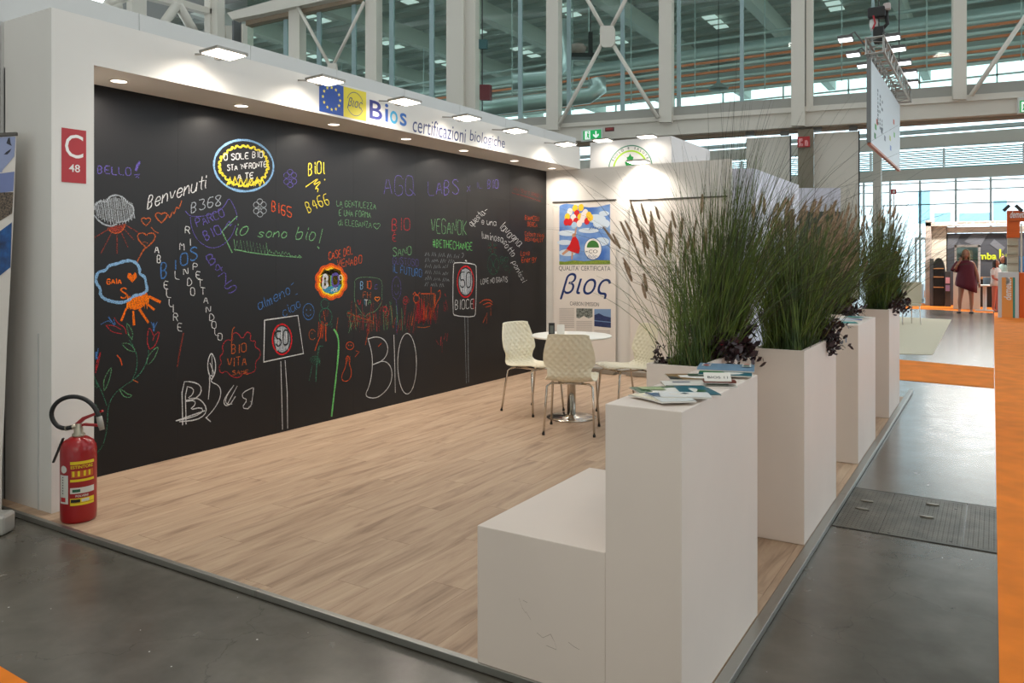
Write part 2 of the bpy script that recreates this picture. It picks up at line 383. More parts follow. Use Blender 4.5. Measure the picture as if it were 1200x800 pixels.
m = MB(); text_on(m, 'βιος', (FX + 0.002, cy_ - 0.095, cz_ - 0.05), Y, Z, 0.19, 0.10, shear=0.3); m.build('lettering', NAVY, t)
t = thing('name_lettering', 'large blue lettering Bios on the white header', 'lettering', (FX, fp(455, 130).y, 2.72))
zb = 2.735
for ch, a, b, hh, col in (('B', 433, 448, 0.165, (44, 48, 128)), ('i', 451, 455, 0.165, (50, 90, 170)), ('o', 457, 466, 0.12, (66, 170, 214)), ('s', 468.5, 476.5, 0.12, (44, 104, 184))):
    m = MB(); y0_, y1_ = fp(a, 130).y, fp(b, 132).y
    text_on(m, ch, (FX + 0.001, y0_, zb - 0.004 * (ch in 'os')), Y, Z, y1_ - y0_, hh, bold=0.012); m.build('letter', mat('print_' + ch, col, 0.5), t)
t = thing('subtitle_lettering', 'small blue-grey lettering certificazioni biologiche after the large lettering', 'lettering', (FX, fp(540, 160).y, 2.72))
SLATE = mat('print_slate', (58, 66, 116), 0.5)
for wd, a, b in (('certificazioni', 483.5, 546), ('biologiche', 550.5, 591.5)):
    m = MB(); y0_, y1_ = fp(a, 150).y, fp(b, 160).y
    text_on(m, wd, (FX + 0.001, y0_, zb - 0.038), Y, Z, y1_ - y0_, 0.155, shear=0.12); m.build('word', SLATE, t)

# stand number sign on the pier
t = thing('stand_number_sign', 'red rectangular sign with white C 48 on the white corner pier', 'sign', (FX, fp(86, 180).y, fp(86, 212).z))
ya, yb = fp(72, 180).y, fp(100.8, 182).y; z1 = fp(72, 149.3).z; z0 = fp(72, 213).z
thin(MB(), ya, yb, z0, z1, FX + 0.002).build('plate', mat('sign_red', (178, 28, 36), 0.45), t)
m = MB(); text_on(m, 'C', (FX + 0.003, ya + (yb - ya) * 0.13, z0 + (z1 - z0) * 0.46), Y, Z, (yb - ya) * 0.74, (z1 - z0) * 0.44); m.build('letter', mat('print_white', (240, 236, 232), 0.5), t)
m = MB(); text_on(m, '48', (FX + 0.003, ya + (yb - ya) * 0.29, z0 + (z1 - z0) * 0.20), Y, Z, (yb - ya) * 0.45, (z1 - z0) * 0.145, bold=0.01); m.build('number', MATS['print_white'], t)
# ================================================================ CHALK: strokes laid on the board plane
G = {}
for line in '''A 00 26 40;12 32
B 00 06 26 35 34 23 03 23 32 31 20 00
C 45 36 16 05 01 10 30 41
D 00 06 26 44 42 20 00
E 40 00 06 46;03 33
F 00 06 46;03 33
G 45 36 16 05 01 10 30 41 43 23
H 00 06;40 46;03 43
I 20 26
J 36 31 20 10 01
K 00 06;46 03 40
L 06 00 40
M 00 06 23 46 40
N 00 06 40 46
O 16 05 01 10 30 41 45 36 16
P 00 06 36 45 44 33 03
Q 16 05 01 10 30 41 45 36 16;22 50
R 00 06 36 45 44 33 03;23 40
S 45 36 16 05 14 33 42 41 30 10 01
T 06 46;26 20
U 06 01 10 30 41 46
V 06 20 46
W 06 10 24 30 46
X 00 46;06 40
Y 06 23 46;23 20
Z 06 46 00 40
a 43 34 14 03 01 10 30 42;44 41 50
b 06 00 30 42 34 03
c 43 34 14 02 10 30 41
d 44 14 02 10 30 42;46 41 50
e 02 42 43 34 14 02 10 30 41
f 46 36 25 20;04 34
g 43 34 14 02 11 31 43;44 4a 3b 1b
h 06 00;02 24 34 42 40
i 24 21 30;25 26
j 24 2a 1b;25 26
k 06 00;34 02 30
l 26 21 30
m 00 04;03 14 22 20;22 34 43 40
n 00 04;02 24 34 42 40
o 14 02 10 30 42 34 14
p 0b 04 34 42 30 00
q 4b 44 14 02 10 30 42
r 04 00;02 14 34
s 43 24 03 22 41 20 01
t 26 21 30;04 44
u 04 01 10 30 42;44 40
v 04 20 44
w 04 10 23 30 44
x 04 40;00 44
y 04 21 44;44 1b
z 04 44 00 40
0 16 05 01 10 30 41 45 36 16
1 05 16 10
2 05 16 36 45 44 00 40
3 06 46 23 33 42 41 30 10 01
4 30 36 02 42
5 46 06 03 33 42 41 30 10 01
6 46 16 02 10 30 42 33 03
7 06 46 10
8 23 05 16 36 45 23 01 10 30 41 23
9 01 30 45 36 16 04 13 43
! 26 22;21 20
' 26 15
. 20 21
? 05 16 36 45 23 22;21 20
# 10 16;30 36;02 42;04 44
, 21 10'''.split('\n'):
    k, v = line.split(' ', 1)
    G[k] = [[(float(p[0]), -{'a': 1, 'b': 2}[p[1]] if p[1] in 'ab' else float(p[1])) for p in st.split(' ')] for st in v.split(';')]
ADV = {'I': 2.6, 'i': 2.6, 'l': 2.6, '1': 2.6, '!': 2.6, "'": 2, '.': 2.4, ' ': 3.2, 't': 4.2, 'f': 4.2, 'W': 6.5, 'w': 6, 'm': 6}
def ch_w(c): return ADV.get(c, 5.4)
def chaikin(p, n=1, closed=False):
    for _ in range(n):
        q = [] if closed else [p[0]]
        for i in range(len(p) if closed else len(p) - 1):
            a, b = p[i], p[(i + 1) % len(p)]
            q.append((a[0] * .75 + b[0] * .25, a[1] * .75 + b[1] * .25)); q.append((a[0] * .25 + b[0] * .75, a[1] * .25 + b[1] * .75))
        if closed: q.append(q[0])
        else: q.append(p[-1])
        p = q
    return p
crnd = random.Random(11)
LIFT = [0.0012]
class Chalk:
    """one drawing on the board: strokes given in photo coordinates, landed on the board plane"""
    def __init__(s, label, name='chalk_drawing'): LIFT[0] = 0.0008; s.m = {}; s.label = label; s.name = name
    def ribbon(s, pts, col, wd):
        P = []
        for x, y in pts:
            q = ox(x, y, BX); P.append((q.y, q.z))
        mb = s.m.setdefault(col, MB()); n = len(P)
        if n < 2: return
        L_, R_ = [], []
        for i in range(n):
            a = P[max(0, i - 1)]; b = P[min(n - 1, i + 1)]; dx, dy = b[0] - a[0], b[1] - a[1]; l = math.hypot(dx, dy) or 1
            h = wd * (0.30 if wd < .02 else .34) * crnd.uniform(0.75, 1.25); nx, ny = -dy / l * h, dx / l * h
            L_.append((P[i][0] + nx, P[i][1] + ny)); R_.append((P[i][0] - nx, P[i][1] - ny))
        xx = BX + LIFT[0]
        mb.grid([[(xx, p[0], p[1]) for p in L_], [(xx, p[0], p[1]) for p in R_]])
        LIFT[0] += 0.00001
    def S(s, pts, col, wd=0.016, sm=2, closed=False):
        if isinstance(pts, str): v = [float(t) for t in pts.split()]; pts = list(zip(v[0::2], v[1::2]))
        s.ribbon(chaikin(pts, sm, closed) if sm else (pts + [pts[0]] if closed else pts), col, wd); return s
    def T(s, txt, x0, y0, x1, y1, h, col, wd=0.012, slant=0.0, jit=0.12):
        tot = sum(ch_w(c) for c in txt); dx, dy = (x1 - x0) / tot, (y1 - y0) / tot; L = math.hypot(x1 - x0, y1 - y0)
        ux, uy = (x1 - x0) / L, (y1 - y0) / L; vx, vy = uy, -ux      # perpendicular, up in the picture
        if abs(uy) < 0.35: vx, vy = 0, -1
        q = 0; k = h / 6.0; sx = L / tot
        for c in txt:
            if c in G:
                jy = crnd.uniform(-.35, .35)
                for st in G[c]:
                    pts = []
                    for gx, gy in st:
                        if c in "Iil1!'.,": gx -= 1.1
                        gx += crnd.uniform(-jit, jit) + 0.3; gy += crnd.uniform(-jit, jit) + jy
                        a = q + gx; pts.append((x0 + ux * a * sx + vx * gy * k + slant * gy * k * ux, y0 + uy * a * sx + vy * gy * k + slant * gy * k * uy))
                    s.ribbon(chaikin(pts, 1 if len(pts) > 2 else 0), col, wd)
            q += ch_w(c)
        return s
    def E(s, cx, cy, rx, ry, col, wd=0.014, a0=0, a1=360, n=22, rot=0):
        c_, s_ = math.cos(R(rot)), math.sin(R(rot)); pts = []
        for i in range(n + 1):
            a = R(a0 + (a1 - a0) * i / n); px, py = rx * math.cos(a), ry * math.sin(a); pts.append((cx + px * c_ - py * s_, cy + px * s_ + py * c_))
        s.ribbon(pts, col, wd); return s
    def fill(s, pts, col):
        if isinstance(pts, str): v = [float(t) for t in pts.split()]; pts = list(zip(v[0::2], v[1::2]))
        mb = s.m.setdefault(col, MB()); b = len(mb.v)
        for x, y in pts:
            q = ox(x, y, BX); mb.v.append(Vector((BX + LIFT[0], q.y, q.z)))
        mb.f.append(tuple(range(b, b + len(pts)))); LIFT[0] += 0.00004; return s
    def ell(s, cx, cy, rx, ry, col): return s.fill([(cx + rx * math.cos(i * math.pi / 12), cy + ry * math.sin(i * math.pi / 12)) for i in range(24)], col)
    def hatch(s, x0, y0, x1, y1, col, n=10, wd=0.012, jit=1.5):
        pts = []
        for i in range(n):
            t = i / (n - 1); px = x0 + (x1 - x0) * t
            pts.append((px + crnd.uniform(-jit, jit), (y0 if i % 2 else y1) + crnd.uniform(-jit, jit)))
        s.ribbon(pts, col, wd); return s
    def done(s):
        first = None
        for col, mb in s.m.items():
            o = mb.build(s.name if first is None else 'chalk_strokes', chalkm(col), board if first is None else first, local=False)
            if first is None: first = o; o['label'] = s.label
        return first
CC = dict(w=(205, 205, 205), gw=(150, 156, 162), p=(92, 82, 148), lb=(128, 168, 206), b=(70, 112, 166), y=(222, 204, 66), o=(226, 110, 30), ob=(168, 88, 48), r=(170, 50, 56), g=(106, 152, 108), dg=(60, 106, 86), lg=(108, 186, 108), or_=(204, 84, 40), rb=(128, 58, 50), k=(20, 20, 20), R=(200, 40, 46), O=(240, 130, 30), Y=(240, 220, 60), cy=(60, 140, 170), dp=(86, 78, 132))
def chalkm(c): return mat_chalk('chalk_' + {'w': 'white', 'gw': 'grey', 'p': 'violet', 'lb': 'light_blue', 'b': 'blue', 'y': 'yellow', 'o': 'orange', 'ob': 'brown_orange', 'r': 'red', 'g': 'green', 'dg': 'dark_green', 'lg': 'bright_green', 'or_': 'red_orange', 'rb': 'brown', 'k': 'black', 'R': 'strong_red', 'O': 'strong_orange', 'Y': 'strong_yellow', 'cy': 'teal', 'dp': 'dark_violet'}[c], CC[c])
CH = Chalk
CH('violet word BELLO with an exclamation mark').T('BELLO', 114, 203, 155, 205.5, 9, 'p', .010).S('164 189 161 194 159 200', 'p', .026, 0).S('157 205 164 204 159 208 163 208', 'p', .014, 0).done()
c = CH('grey hatched cloud with a brown sun and rays below it')
for i in range(26):
    x = 111 + i * 1.75; top = 240 - 9 * math.sin((x - 108) / 50 * math.pi) + crnd.uniform(-1, 1); bot = 252 + 11 * math.sin((x - 108) / 52 * math.pi) * (0.8 + .3 * (i % 2))
    c.S([(x, top), (x + 3, min(bot, 264))], 'gw', .009, 0)
c.S('110 246 112 239 118 235 125 237 128 230 137 228 146 232 149 238 156 241 157 249 152 256 145 260 138 260 133 265 124 264 117 260 110 252', 'gw', .018, 2)
c.fill('126 267 147 262 146 268 141 272 135 273 130 271', 'rb').S('126 267 130 272 137 274 144 270 147 262', 'ob', .01)
for l in ('128 268 111 278', '131 272 118 297', '137 275 137 297', '142 272 150 290', '145 268 157 281', '148 264 163 273'): c.S(l, 'rb', .010, 0)
c.done()
CH('white word Benvenuti').T('Benvenuti', 172, 245, 242, 220, 15, 'w', .012, slant=.15).done()
c = CH('orange hearts with a scribble')
def heart(c, x, y, r, col, wd=.012, rot=0):
    p = [(x + r * 1.0 * math.sin(t) ** 3, y - r * (0.81 * math.cos(t) - 0.31 * math.cos(2 * t) - 0.12 * math.cos(3 * t))) for t in [i * 2 * math.pi / 20 for i in range(21)]]
    c.ribbon(p, col, wd)
heart(c, 171, 259, 5.5, 'ob'); heart(c, 189, 254, 7, 'ob', .014); c.S('192 258 197 250 199 257 202 246 204 252 207 241 209 246 213 235', 'ob', .011); c.done()
c = CH('brown orange heart balloon with a face and tail'); heart(c, 171.5, 280, 10.5, 'ob', .015); c.S('171 289 166 296 160 308', 'ob', .015).S('167 284 170 283 173 285', 'ob', .006).S('177 266 181 271 186 273', 'ob', .009).done()
c = CH('light blue outlined cloud with orange GAIA S., a heart and an orange sun')
c.fill('148 357 152 350 160 346 171 341 174 348 171 356 165 361 158 363 152 361', 'o').hatch(149, 346, 173, 361, 'O', 16, .02)
for l in ('148 361 142 376', '156 364 157 381', '163 362 174 378', '171 355 181 363', '174 347 188 354'): c.S(l, 'o', .026, 0)
c.S('113 322 116 318 124 317 127 311 137 309 145 306 153 305 160 308 164 315 163 321 170 324 171 333 173 340 166 345 157 346 151 352 141 355 130 353 122 350 117 345 118 338 112 331', 'lb', .03, 2, True)
c.T('GAIA', 125, 333, 143, 332, 6, 'o', .012).T('S.', 141, 350, 154, 349, 12, 'o', .016)
c.fill('155 331 149 325 150 320 153 320 155 323 158 319 160 321 160 325', 'o').done()
WC = .010
def col_letters(label, spec, col='w', h=9, wd=WC, tilt=-.05):
    c = CH(label)
    for ch, x, y in spec: c.T(ch, x - 3.3, y + 4.5, x + 3.6, y + 5.5, h, col, wd)
    c.done()
col_letters('white letters of ABBELLIRE written downwards round the blue B', [('A', 184, 291), ('B', 187, 303), ('E', 195, 333), ('L', 198, 343), ('L', 201, 354), ('I', 203, 361), ('R', 206, 371), ('E', 211, 383)])
col_letters('white letters of MONDO written downwards through the blue O', [('L', 208, 322), ('M', 213.5, 288), ('N', 218, 317), ('D', 222.5, 330), ('O', 226, 341)])
col_letters('white letters of RISPETTANDOLO written downwards through the blue S', [('R', 220, 268), ('I', 223, 283), ('P', 229, 311), ('E', 232.5, 321), ('T', 235, 331), ('T', 238, 340), ('A', 241.5, 350), ('N', 244.5, 361), ('D', 248.5, 371), ('O', 251, 380), ('L', 254.5, 388), ('O', 258, 394)], h=8)
c = CH('large blue letters BIOS in a rising row', 'chalk_lettering'); c.T('B', 188, 327, 199, 325, 18, 'b', .016).T('I', 203, 316, 209, 315, 11, 'b', .016).T('O', 211, 311, 222, 309, 14, 'b', .016).T('S', 222, 307, 233, 304, 15, 'b', .016).done()
CH('white code B368').T('B368', 223.5, 249.5, 261, 240, 12, 'gw', .013).done()
c = CH('violet scroll with PARCO BIO'); c.S('217 247 222 253 232 254 245 252 256 248 264 240 268 231 274 241 278 252 277 258', 'p', .009).S('223 254 224 266 230 280 241 289 252 291 263 286 272 276 276 264', 'p', .009)
c.T('PARCO', 231, 266, 265, 253, 10, 'p', .011).T('BIO', 241, 282, 262, 272, 11, 'p', .014).S('262 270 266 262 270 258 268 266 272 262', 'p', .012).done()
c = CH('violet code B475 slanting down'); c.T('B', 246, 311, 258, 303, 12, 'p', .015).T('4', 253, 322, 265, 314, 12, 'p', .013).T('7', 261, 334, 274, 325, 12, 'p', .013).T('5', 268, 345, 281, 336, 12, 'p', .013).done()
c = CH('speech bubble O SOLE BIO STA NFRONTE A TE ringed in blue and scribbled yellow')
ring = []
for i in range(56):
    a = i / 55 * 2 * math.pi; rr = 0.92 if i % 2 else 0.80; ring.append((285.5 + 33 * rr * math.cos(a) + crnd.uniform(-1, 1), 194 + 27 * rr * math.sin(a) + crnd.uniform(-1, 1)))
c.S(ring, 'y', .026, 1)
for k in range(2): c.hatch(266, 208, 310, 217 + k, 'y', 15, .022, 2)
c.E(285.5, 194, 35, 30, 'lb', .026, n=40, rot=8)
c.T('O SOLE BIO', 262, 188, 309, 184, 7, 'w', .014).T("STA 'NFRONTE", 266, 200, 313, 195.5, 6.5, 'w', .013).T('A TE', 278, 210, 298, 208, 6.5, 'w', .013).done()
def flower(lbl, x, y, rx, ry, col, n=6, wd=.009):
    c = CH(lbl)
    for i in range(n):
        a = i * 2 * math.pi / n + .5; c.E(x + rx * .62 * math.cos(a), y + ry * .62 * math.sin(a), rx * .4, ry * .28, col, wd, rot=math.degrees(math.atan2(ry * math.sin(a), rx * math.cos(a))), n=12)
    c.E(x, y, 1.2, 1.5, col, wd, n=8); c.done()
flower('small violet six-petal flower', 340, 209, 8, 12, 'p'); flower('small grey-white six-petal flower', 304.5, 243.5, 8, 12, 'gw')
CH('red orange code BI65').T('BI65', 318, 247, 343, 256, 12, 'or_', .013).done()
c = CH('yellow word Biol with scribbles beneath'); c.T('BiOl', 361, 206, 381, 203, 14, 'y', .014).S('380 210 381 211', 'y', .02, 0).S('358 219 375 207 365 218 378 211 368 222 373 220 372 225', 'y', .015, 1).done()
CH('yellow code B466').T('B466', 361, 249, 388, 238, 13, 'y', .013).done()
c = CH('green handwriting io sono bio with a bracket and grass scribble'); c.T('io', 272, 278, 293, 272, 13, 'g', .014, slant=.3).T('sono', 301, 278, 337, 279, 10, 'g', .014, slant=.3).T('bio', 345, 280, 370, 283, 15, 'g', .014, slant=.3).S('378 268 374 285', 'g', .014, 0).S('372 289 374 291', 'g', .02, 0)
c.S('278 253 262 269 260 271 272 296', 'g', .014, 0).S([(274 + i * 1.9, (292 if i % 2 else 281 + 8 * (i > 20)) + i * .24 + crnd.uniform(-2, 2)) for i in range(42)], 'g', .010, 0).S('274 292 300 297 330 300 355 302 350 299', 'g', .013, 1).done()
c = CH('three green lines LA GENTILEZZA E UNA FORMA DI ELEGANZA with a heart'); c.T('LA GENTILEZZA', 394, 241, 441, 245, 7, 'g', .008).T('E UNA FORMA', 397, 252.5, 435, 255, 7, 'g', .008).T('di ELEGANZA', 396, 263.5, 436, 267, 7, 'g', .008); heart(c, 441.5, 264.5, 4, 'g', .008); c.S('400 244 402 243', 'g', .008, 0).done()
c = CH('violet words AGQ LABS x IL BIO high on the board'); c.T('AGQ', 449, 229, 487, 229, 23, 'p', .010).T('LABS', 501, 229, 539, 227, 17, 'p', .012).T('x', 547, 224, 552, 223, 9, 'p', .009).T('IL', 558, 221, 566, 220, 7, 'p', .009).T('BIO', 571, 221, 585, 220, 10, 'p', .012).done()
c = CH('column of words BIO E SANO GUSTOSO IL FUTURO in red, green, violet and blue'); c.T('BIO', 459, 269.5, 482, 269, 14, 'r', .012).T('E', 460, 283, 465, 283, 8, 'r', .012).S('461 273 463 272', 'r', .01, 0).T('SANO', 460, 300, 483, 299, 10, 'g', .012).T('GUSTOSO', 460, 309, 491, 312, 8, 'dp', .010).T('IL FUTURO', 460, 319, 495, 325, 9, 'b', .012).done()
c = CH('green words VEGANOK and #BETHECHANGE'); c.T('VEGANOK', 505, 274, 548, 275, 17, 'g', .012).T('#BETHECHANGE', 507, 289.5, 554, 293, 9, 'lg', .011).done()
c = CH('block of small white handwriting beside the drawn speed sign')
for i, (xe, dy) in enumerate(((541, 3), (531, 2), (523, 1), (521, 2), (527, 3), (521, 2))):
    y = 299.5 + i * 7.1; x = 498.0
    while x < xe:
        nl = crnd.randint(4, 7); pts = []
        for k in range(nl): pts.append((x + k * 1.25, y + dy * (x - 498) / 35 + crnd.choice((-4.6, -4, -3)) * (k % 2) + crnd.uniform(-.4, .4)))
        c.ribbon(pts, 'gw', .009); x += nl * 1.25 + 1.6
c.S('541 297 543 296 543 300 541 302', 'gw', .008).done()
def speed_sign(lbl, frame, cx, cy, rx, ry, sm=1):
    c = CH(lbl); c.S(frame, 'w', .017, sm, True); c.ell(cx, cy, rx * .8, ry * .84, 'gw').hatch(cx - rx * .6, cy - ry * .7, cx + rx * .6, cy + ry * .7, 'w', 18, .012, 2)
    for k in (1.0, .96): c.E(cx, cy, rx * k, ry * k, 'R', .014, n=30)
    c.T('50', cx - rx * .68, cy + ry * .42, cx + rx * .78, cy + ry * .38, ry * .95, 'k', .022); return c
c = speed_sign('speed sign 50 over BIOCE drawn as a tall rounded frame on a pole', '533 307 556 309 558.5 313 557.5 367 555 371.5 533 370 530.5 366 531 311', 545.5, 330, 9.8, 18.5)
c.T('BIOCE', 533, 363, 556, 361, 11, 'w', .012).S('555 350 555 362', 'R', .02, 0).S('544.5 371 546.5 449', 'gw', .010, 0).S('548 371 549 448', 'gw', .010, 0).S('545 305 547 306', 'w', .02, 0).done()
c = speed_sign('speed sign 50 drawn as a square board on two pole lines', '310 375 349 369.5 355.5 414 309 424', 330.5, 397.5, 11.5, 18, 0); c.S('329 423 330 460 331 503', 'w', .012, 0).S('334 422 336.5 460 337 502', 'w', .012, 0).done()
c = CH('white handwriting arching over the right of the board'); c.T('questa', 553, 266, 569, 250, 8, 'w', .009).T('e una', 564, 262, 582, 265, 7, 'w', .009).T('lavagna', 584, 267, 608, 290, 10, 'w', .010).T('luminosa', 564, 279, 590, 284, 8, 'w', .009).T('sotto', 588, 284, 600, 302, 7, 'w', .009).T('ponissi', 600, 307, 612, 332, 6, 'w', .009).S('568 247 571 245', 'w', .01, 0).done()
c = CH('red and green burst with a green crossed circle and letters')
for i in range(12):
    a = i * math.pi / 6; c.S([(577 + 2 * math.cos(a), 290 + 2 * math.sin(a)), (577 + 5.5 * math.cos(a), 290 + 6.5 * math.sin(a))], 'dg' if i % 3 else 'rb', .010, 0)
c.E(578, 309.5, 6.5, 12, 'dg', .010).S('574 301 582 319', 'dg', .008, 0).S('582 301 574 319', 'dg', .008, 0).T('B', 586, 309, 592, 308, 8, 'dg', .01).T('o', 590, 307, 597, 305, 8, 'dg', .01).T('loi', 588, 312, 597, 320, 8, 'dg', .008).done()
CH('small white words LOVE NO GRATIS').T('LOVE NO GRATIS', 563, 333, 595, 330, 6, 'w', .008).done()
c = CH('orange umbrella-like stick drawing'); c.S('562 355 567 351 574 351 577 354', 'or_', .012).S('566 357 573 354 577 357', 'or_', .012).S('566 378 571 366 570 379', 'or_', .009, 0).S('575 357 575 370', 'or_', .006, 0).S('569 360 575 358', 'or_', .01, 0).done()
c = CH('small orange handwriting at the right edge of the board'); c.T('BIANCOU', 615, 257, 632, 259, 5, 'or_', .010).T('BERCA', 618, 265, 630, 266, 5, 'or_', .010).T('Colostrologi', 615, 276, 638, 278, 5, 'or_', .009).T('BENVENUTI', 615, 282, 636, 284, 4, 'or_', .010).T('Love', 610, 300, 621, 299, 6, 'or_', .010).T('Energy', 611, 308, 629, 305, 6, 'or_', .011).done()
c = CH('faint red writing with a curved underline near the top right'); c.T('vivi libero sempre', 602, 223, 636, 232, 5, 'rb', .007).S('600 226 616 230 634 236', 'rb', .012).done()
c = CH('blue handwriting almeno ciao'); c.T('almeno', 303, 364, 342, 343, 11, 'b', .011, slant=.3).T('ciao', 332, 372, 354, 358, 10, 'b', .010, slant=.3).S('341 334 344 331', 'b', .008, 0).S('346 345 349 344', 'b', .007, 0).done()
def smiley(c, x, y, rx, ry, col): c.E(x, y, rx, ry, col, .010).S([(x - rx * .35, y - ry * .3), (x - rx * .35, y - ry * .1)], col, .012, 0).S([(x + rx * .35, y - ry * .3), (x + rx * .35, y - ry * .1)], col, .012, 0).E(x, y + ry * .1, rx * .5, ry * .45, col, .009, 20, 160, 8)
c = CH('blue smiling face'); smiley(c, 361.5, 365, 6.5, 9.5, 'b'); c.done()
c = CH('violet smiling balloon face on a long string'); smiley(c, 464.5, 337.5, 5.3, 13.5, 'dp'); c.S('464 351 466 365 464 380 465 392', 'dp', .009); c.done()
CH('red orange words CASE DEL VENABO').T('CASE DEL', 385, 305, 414, 297, 9, 'or_', .010).T('VENABO', 395, 314, 425, 308, 9, 'or_', .010).done()
c = CH('round flame-edged badge with BIO inside')
def scal(cx, cy, rx, ry, n=10, amp=.09): return [(cx + rx * (1 + amp * abs(math.sin(n * i * math.pi / 72))) * math.cos(i * math.pi / 36), cy + ry * (1 + amp * abs(math.sin(n * i * math.pi / 72))) * math.sin(i * math.pi / 36)) for i in range(72)]
c.fill(scal(388, 330, 18, 20), 'or_').fill(scal(388, 330, 15.6, 17.5), 'O').fill(scal(388, 330, 13.6, 15.2), 'Y').fill(scal(388, 330, 12, 13.6), 'k')
c.fill('377 334 383 336 392 335 400 333 398 340 390 344 383 343 378 340', 'cy').fill('375 323 380 315 386 318 391 314 399 317 400 323 394 321 388 323 381 320', 'k')
c.T('B', 378, 337, 387, 337, 14, 'w', .040).T('I', 386, 336, 390, 336, 13, 'lg', .028).T('O', 388.5, 336, 399, 335, 14, 'p', .034).T('NCE', 388, 342, 396, 341, 4, 'w', .010).E(375.5, 328, 2, 3, 'R', .014, n=8).E(399, 325, 2, 3, 'w', .012, n=8).done()
c = CH('green snowman figure with red inside'); c.E(380.5, 356, 4.5, 5.5, 'dg', .011).E(381.5, 371, 7.5, 10, 'dg', .012).S('379 351 380 348 382 350', 'dg', .01).S('379 364 381 376', 'ob', .012, 0).hatch(378, 364, 384, 372, 'rb', 8, .01).S('385 382 391 378 388 384', 'dg', .010).done()
c = CH('red orange stick figures and a face left of the green stem'); c.hatch(373, 378, 382, 396, 'or_', 12, .012).S('377 376 376 392 371 404 369 411', 'or_', .012).S('381 380 382 400', 'or_', .012, 0).E(366, 392, 4, 6, 'ob', .009, 40, 330).S('365 390 366 391', 'ob', .014, 0).done()
c = CH('dark green cactus-like plant sketch'); c.S('374 405 372 418 371 430 370 447', 'dg', .016).S('374 405 379 406', 'dg', .012, 0)
for k in range(5): c.E(369 + k * .8, 424 + k, 6 - k, 7 - k, 'dg', .008, 180, 360, 10)
c.S('366 428 362 446', 'dg', .009, 0).done()
c = CH('thick bright green stem reaching down to the floor'); c.S('391 385.5 395 391 397 400 396.5 415 394 440 391 465 388.5 488', 'lg', .026, 2).S('394 388 396 372', 'ob', .010, 0).done()
c = CH('red bowling pin figure with a face'); c.E(410, 405, 4.5, 4.5, 'or_', .010).S('406 421 405 430 400 440 401 446 406 447 411 443 412 434 409 426 410 420 407 416 405 421', 'or_', .011).hatch(405, 418, 410, 424, 'or_', 8, .008).S('416 418 421 412 417 411', 'or_', .009, 0).S('408 404 409 405', 'or_', .012, 0).S('411 404 412 405', 'or_', .012, 0).done()
c = CH('very large white word BIO low on the board'); c.S('431 396 436 414 436.5 432 433 452 427 464 438 467 447 463 457 452 460 438 457 427 449 422 437 427', 'w', .014, 2).S('431 397 441 394 450 397 455 406 453 417 446 424 437 427', 'w', .014, 2).S('461.5 392 462.5 425 463.2 460', 'w', .014, 1).E(477, 426, 11, 35.5, 'w', .014, n=36).S('443 406 447 402', 'or_', .012, 0).done()
c = CH('red cloud outline with orange BIO VITA SAME'); c.S('260 425 257 418 262 413 260 405 266 397 273 400 272 391 278 389 284 398 289 388 294 391 293 400 300 399 298 406 305 410 305 418 299 424 300 434 292 438 286 436 280 443 271 441 265 434 259 438 256 430', 'r', .010, 1, True)
c.T('BIO', 271, 414, 290, 412, 10, 'ob', .013).T('VITA', 266, 430, 290, 427, 10, 'ob', .012).T('SAME', 272, 439, 292, 438, 5, 'ob', .009).S('275 383 272 386 271 407', 'ob', .011, 1).done()
c = CH('sketchy white lettering Bios with a leaf over the i')
c.S('214 498 213 447 225 447 235 451 236 460 228 468 218 469', 'w', .014, 1).S('218 497 217 452 227 455 226 462 219 467 230 466 237 470 242 478 240 486 230 492 210 494', 'w', .013, 1).S('218 470 228 469 229 474 222 480 236 477 238 482 228 488 206 493', 'w', .013, 1).S('206 493 240 481', 'w', .013, 0)
c.S('244 468 246 448 245 442 247 439 250 442 246 447 258 452 259 464 252 478 241 490', 'w', .012, 2).S('241 489 247 494', 'w', .011, 0).S('247 444 243 432 244 420 248 412 253 424 252 438 248 444', 'w', .014, 2).S('248 414 249 442', 'w', .008, 0).S('246 425 251 438', 'w', .012, 0)
c.S('271 455 262 468 263 475 269 475 276 464', 'w', .012, 2).S('278 452 266 474', 'w', .011, 0).S('274 451 264 466 265 474 272 473', 'w', .010, 2).S('296 454 284 460 284 466 290 468 283 478 293 479 296 466 297 454', 'w', .012, 1).S('293 470 297 472 291 477', 'gw', .008, 1).done()
c = CH('tulips on long green stems at the left edge of the board')
c.S('114 530 121 522 126 500 126 478 132 463 145 452 158 444 168 433 174 418 174 410', 'dg', .011, 2).S('155 445 160 434 161 420 158 408 151 398', 'dg', .010, 2).S('125 475 120 460 113 447 110 440', 'dg', .010, 2).S('120 500 118 485 112 473', 'dg', .008, 2).S('114 487 120 489', 'dg', .008, 0).S('111 452 116 455 112 447', 'dg', .008, 1)
for l in ('158 412 149 410 142 402 151 402 157 408 158 412', '172 427 172 420 180 409 186 406 183 415 179 422 174 427', '122 458 121 446 127 434 131 430 129 442 125 453 122 458', '140 456 144 464 151 466 155 463 148 461 144 457 139 456', '155 398 150 392 148 378 152 382 156 391 154 398'): c.S(l, 'g', .009, 1).S(l.replace(' ', ' '), 'dg', .005, 0)
c.S('124 381 131 389 143 391', 'r', .008).S('124 381 133 381 142 386', 'r', .008).S('134 372 138 379 146 383 148 391', 'r', .009).S('118 380 127 375 130 378', 'b', .008).S('127 371 131 377 134 381', 'b', .014, 0).S('133 374 135 380', 'b', .008, 0)
c.S('175 409 172 400 174 383 178 388 180 394 187 387 185 397 181 406 176 409', 'r', .010, 1).S('180 388 180 378', 'b', .018, 0).S('177 377 180 384', 'b', .008, 0).S('184 377 181 384', 'b', .008, 0).S('179 399 181 392', 'r', .009, 0)
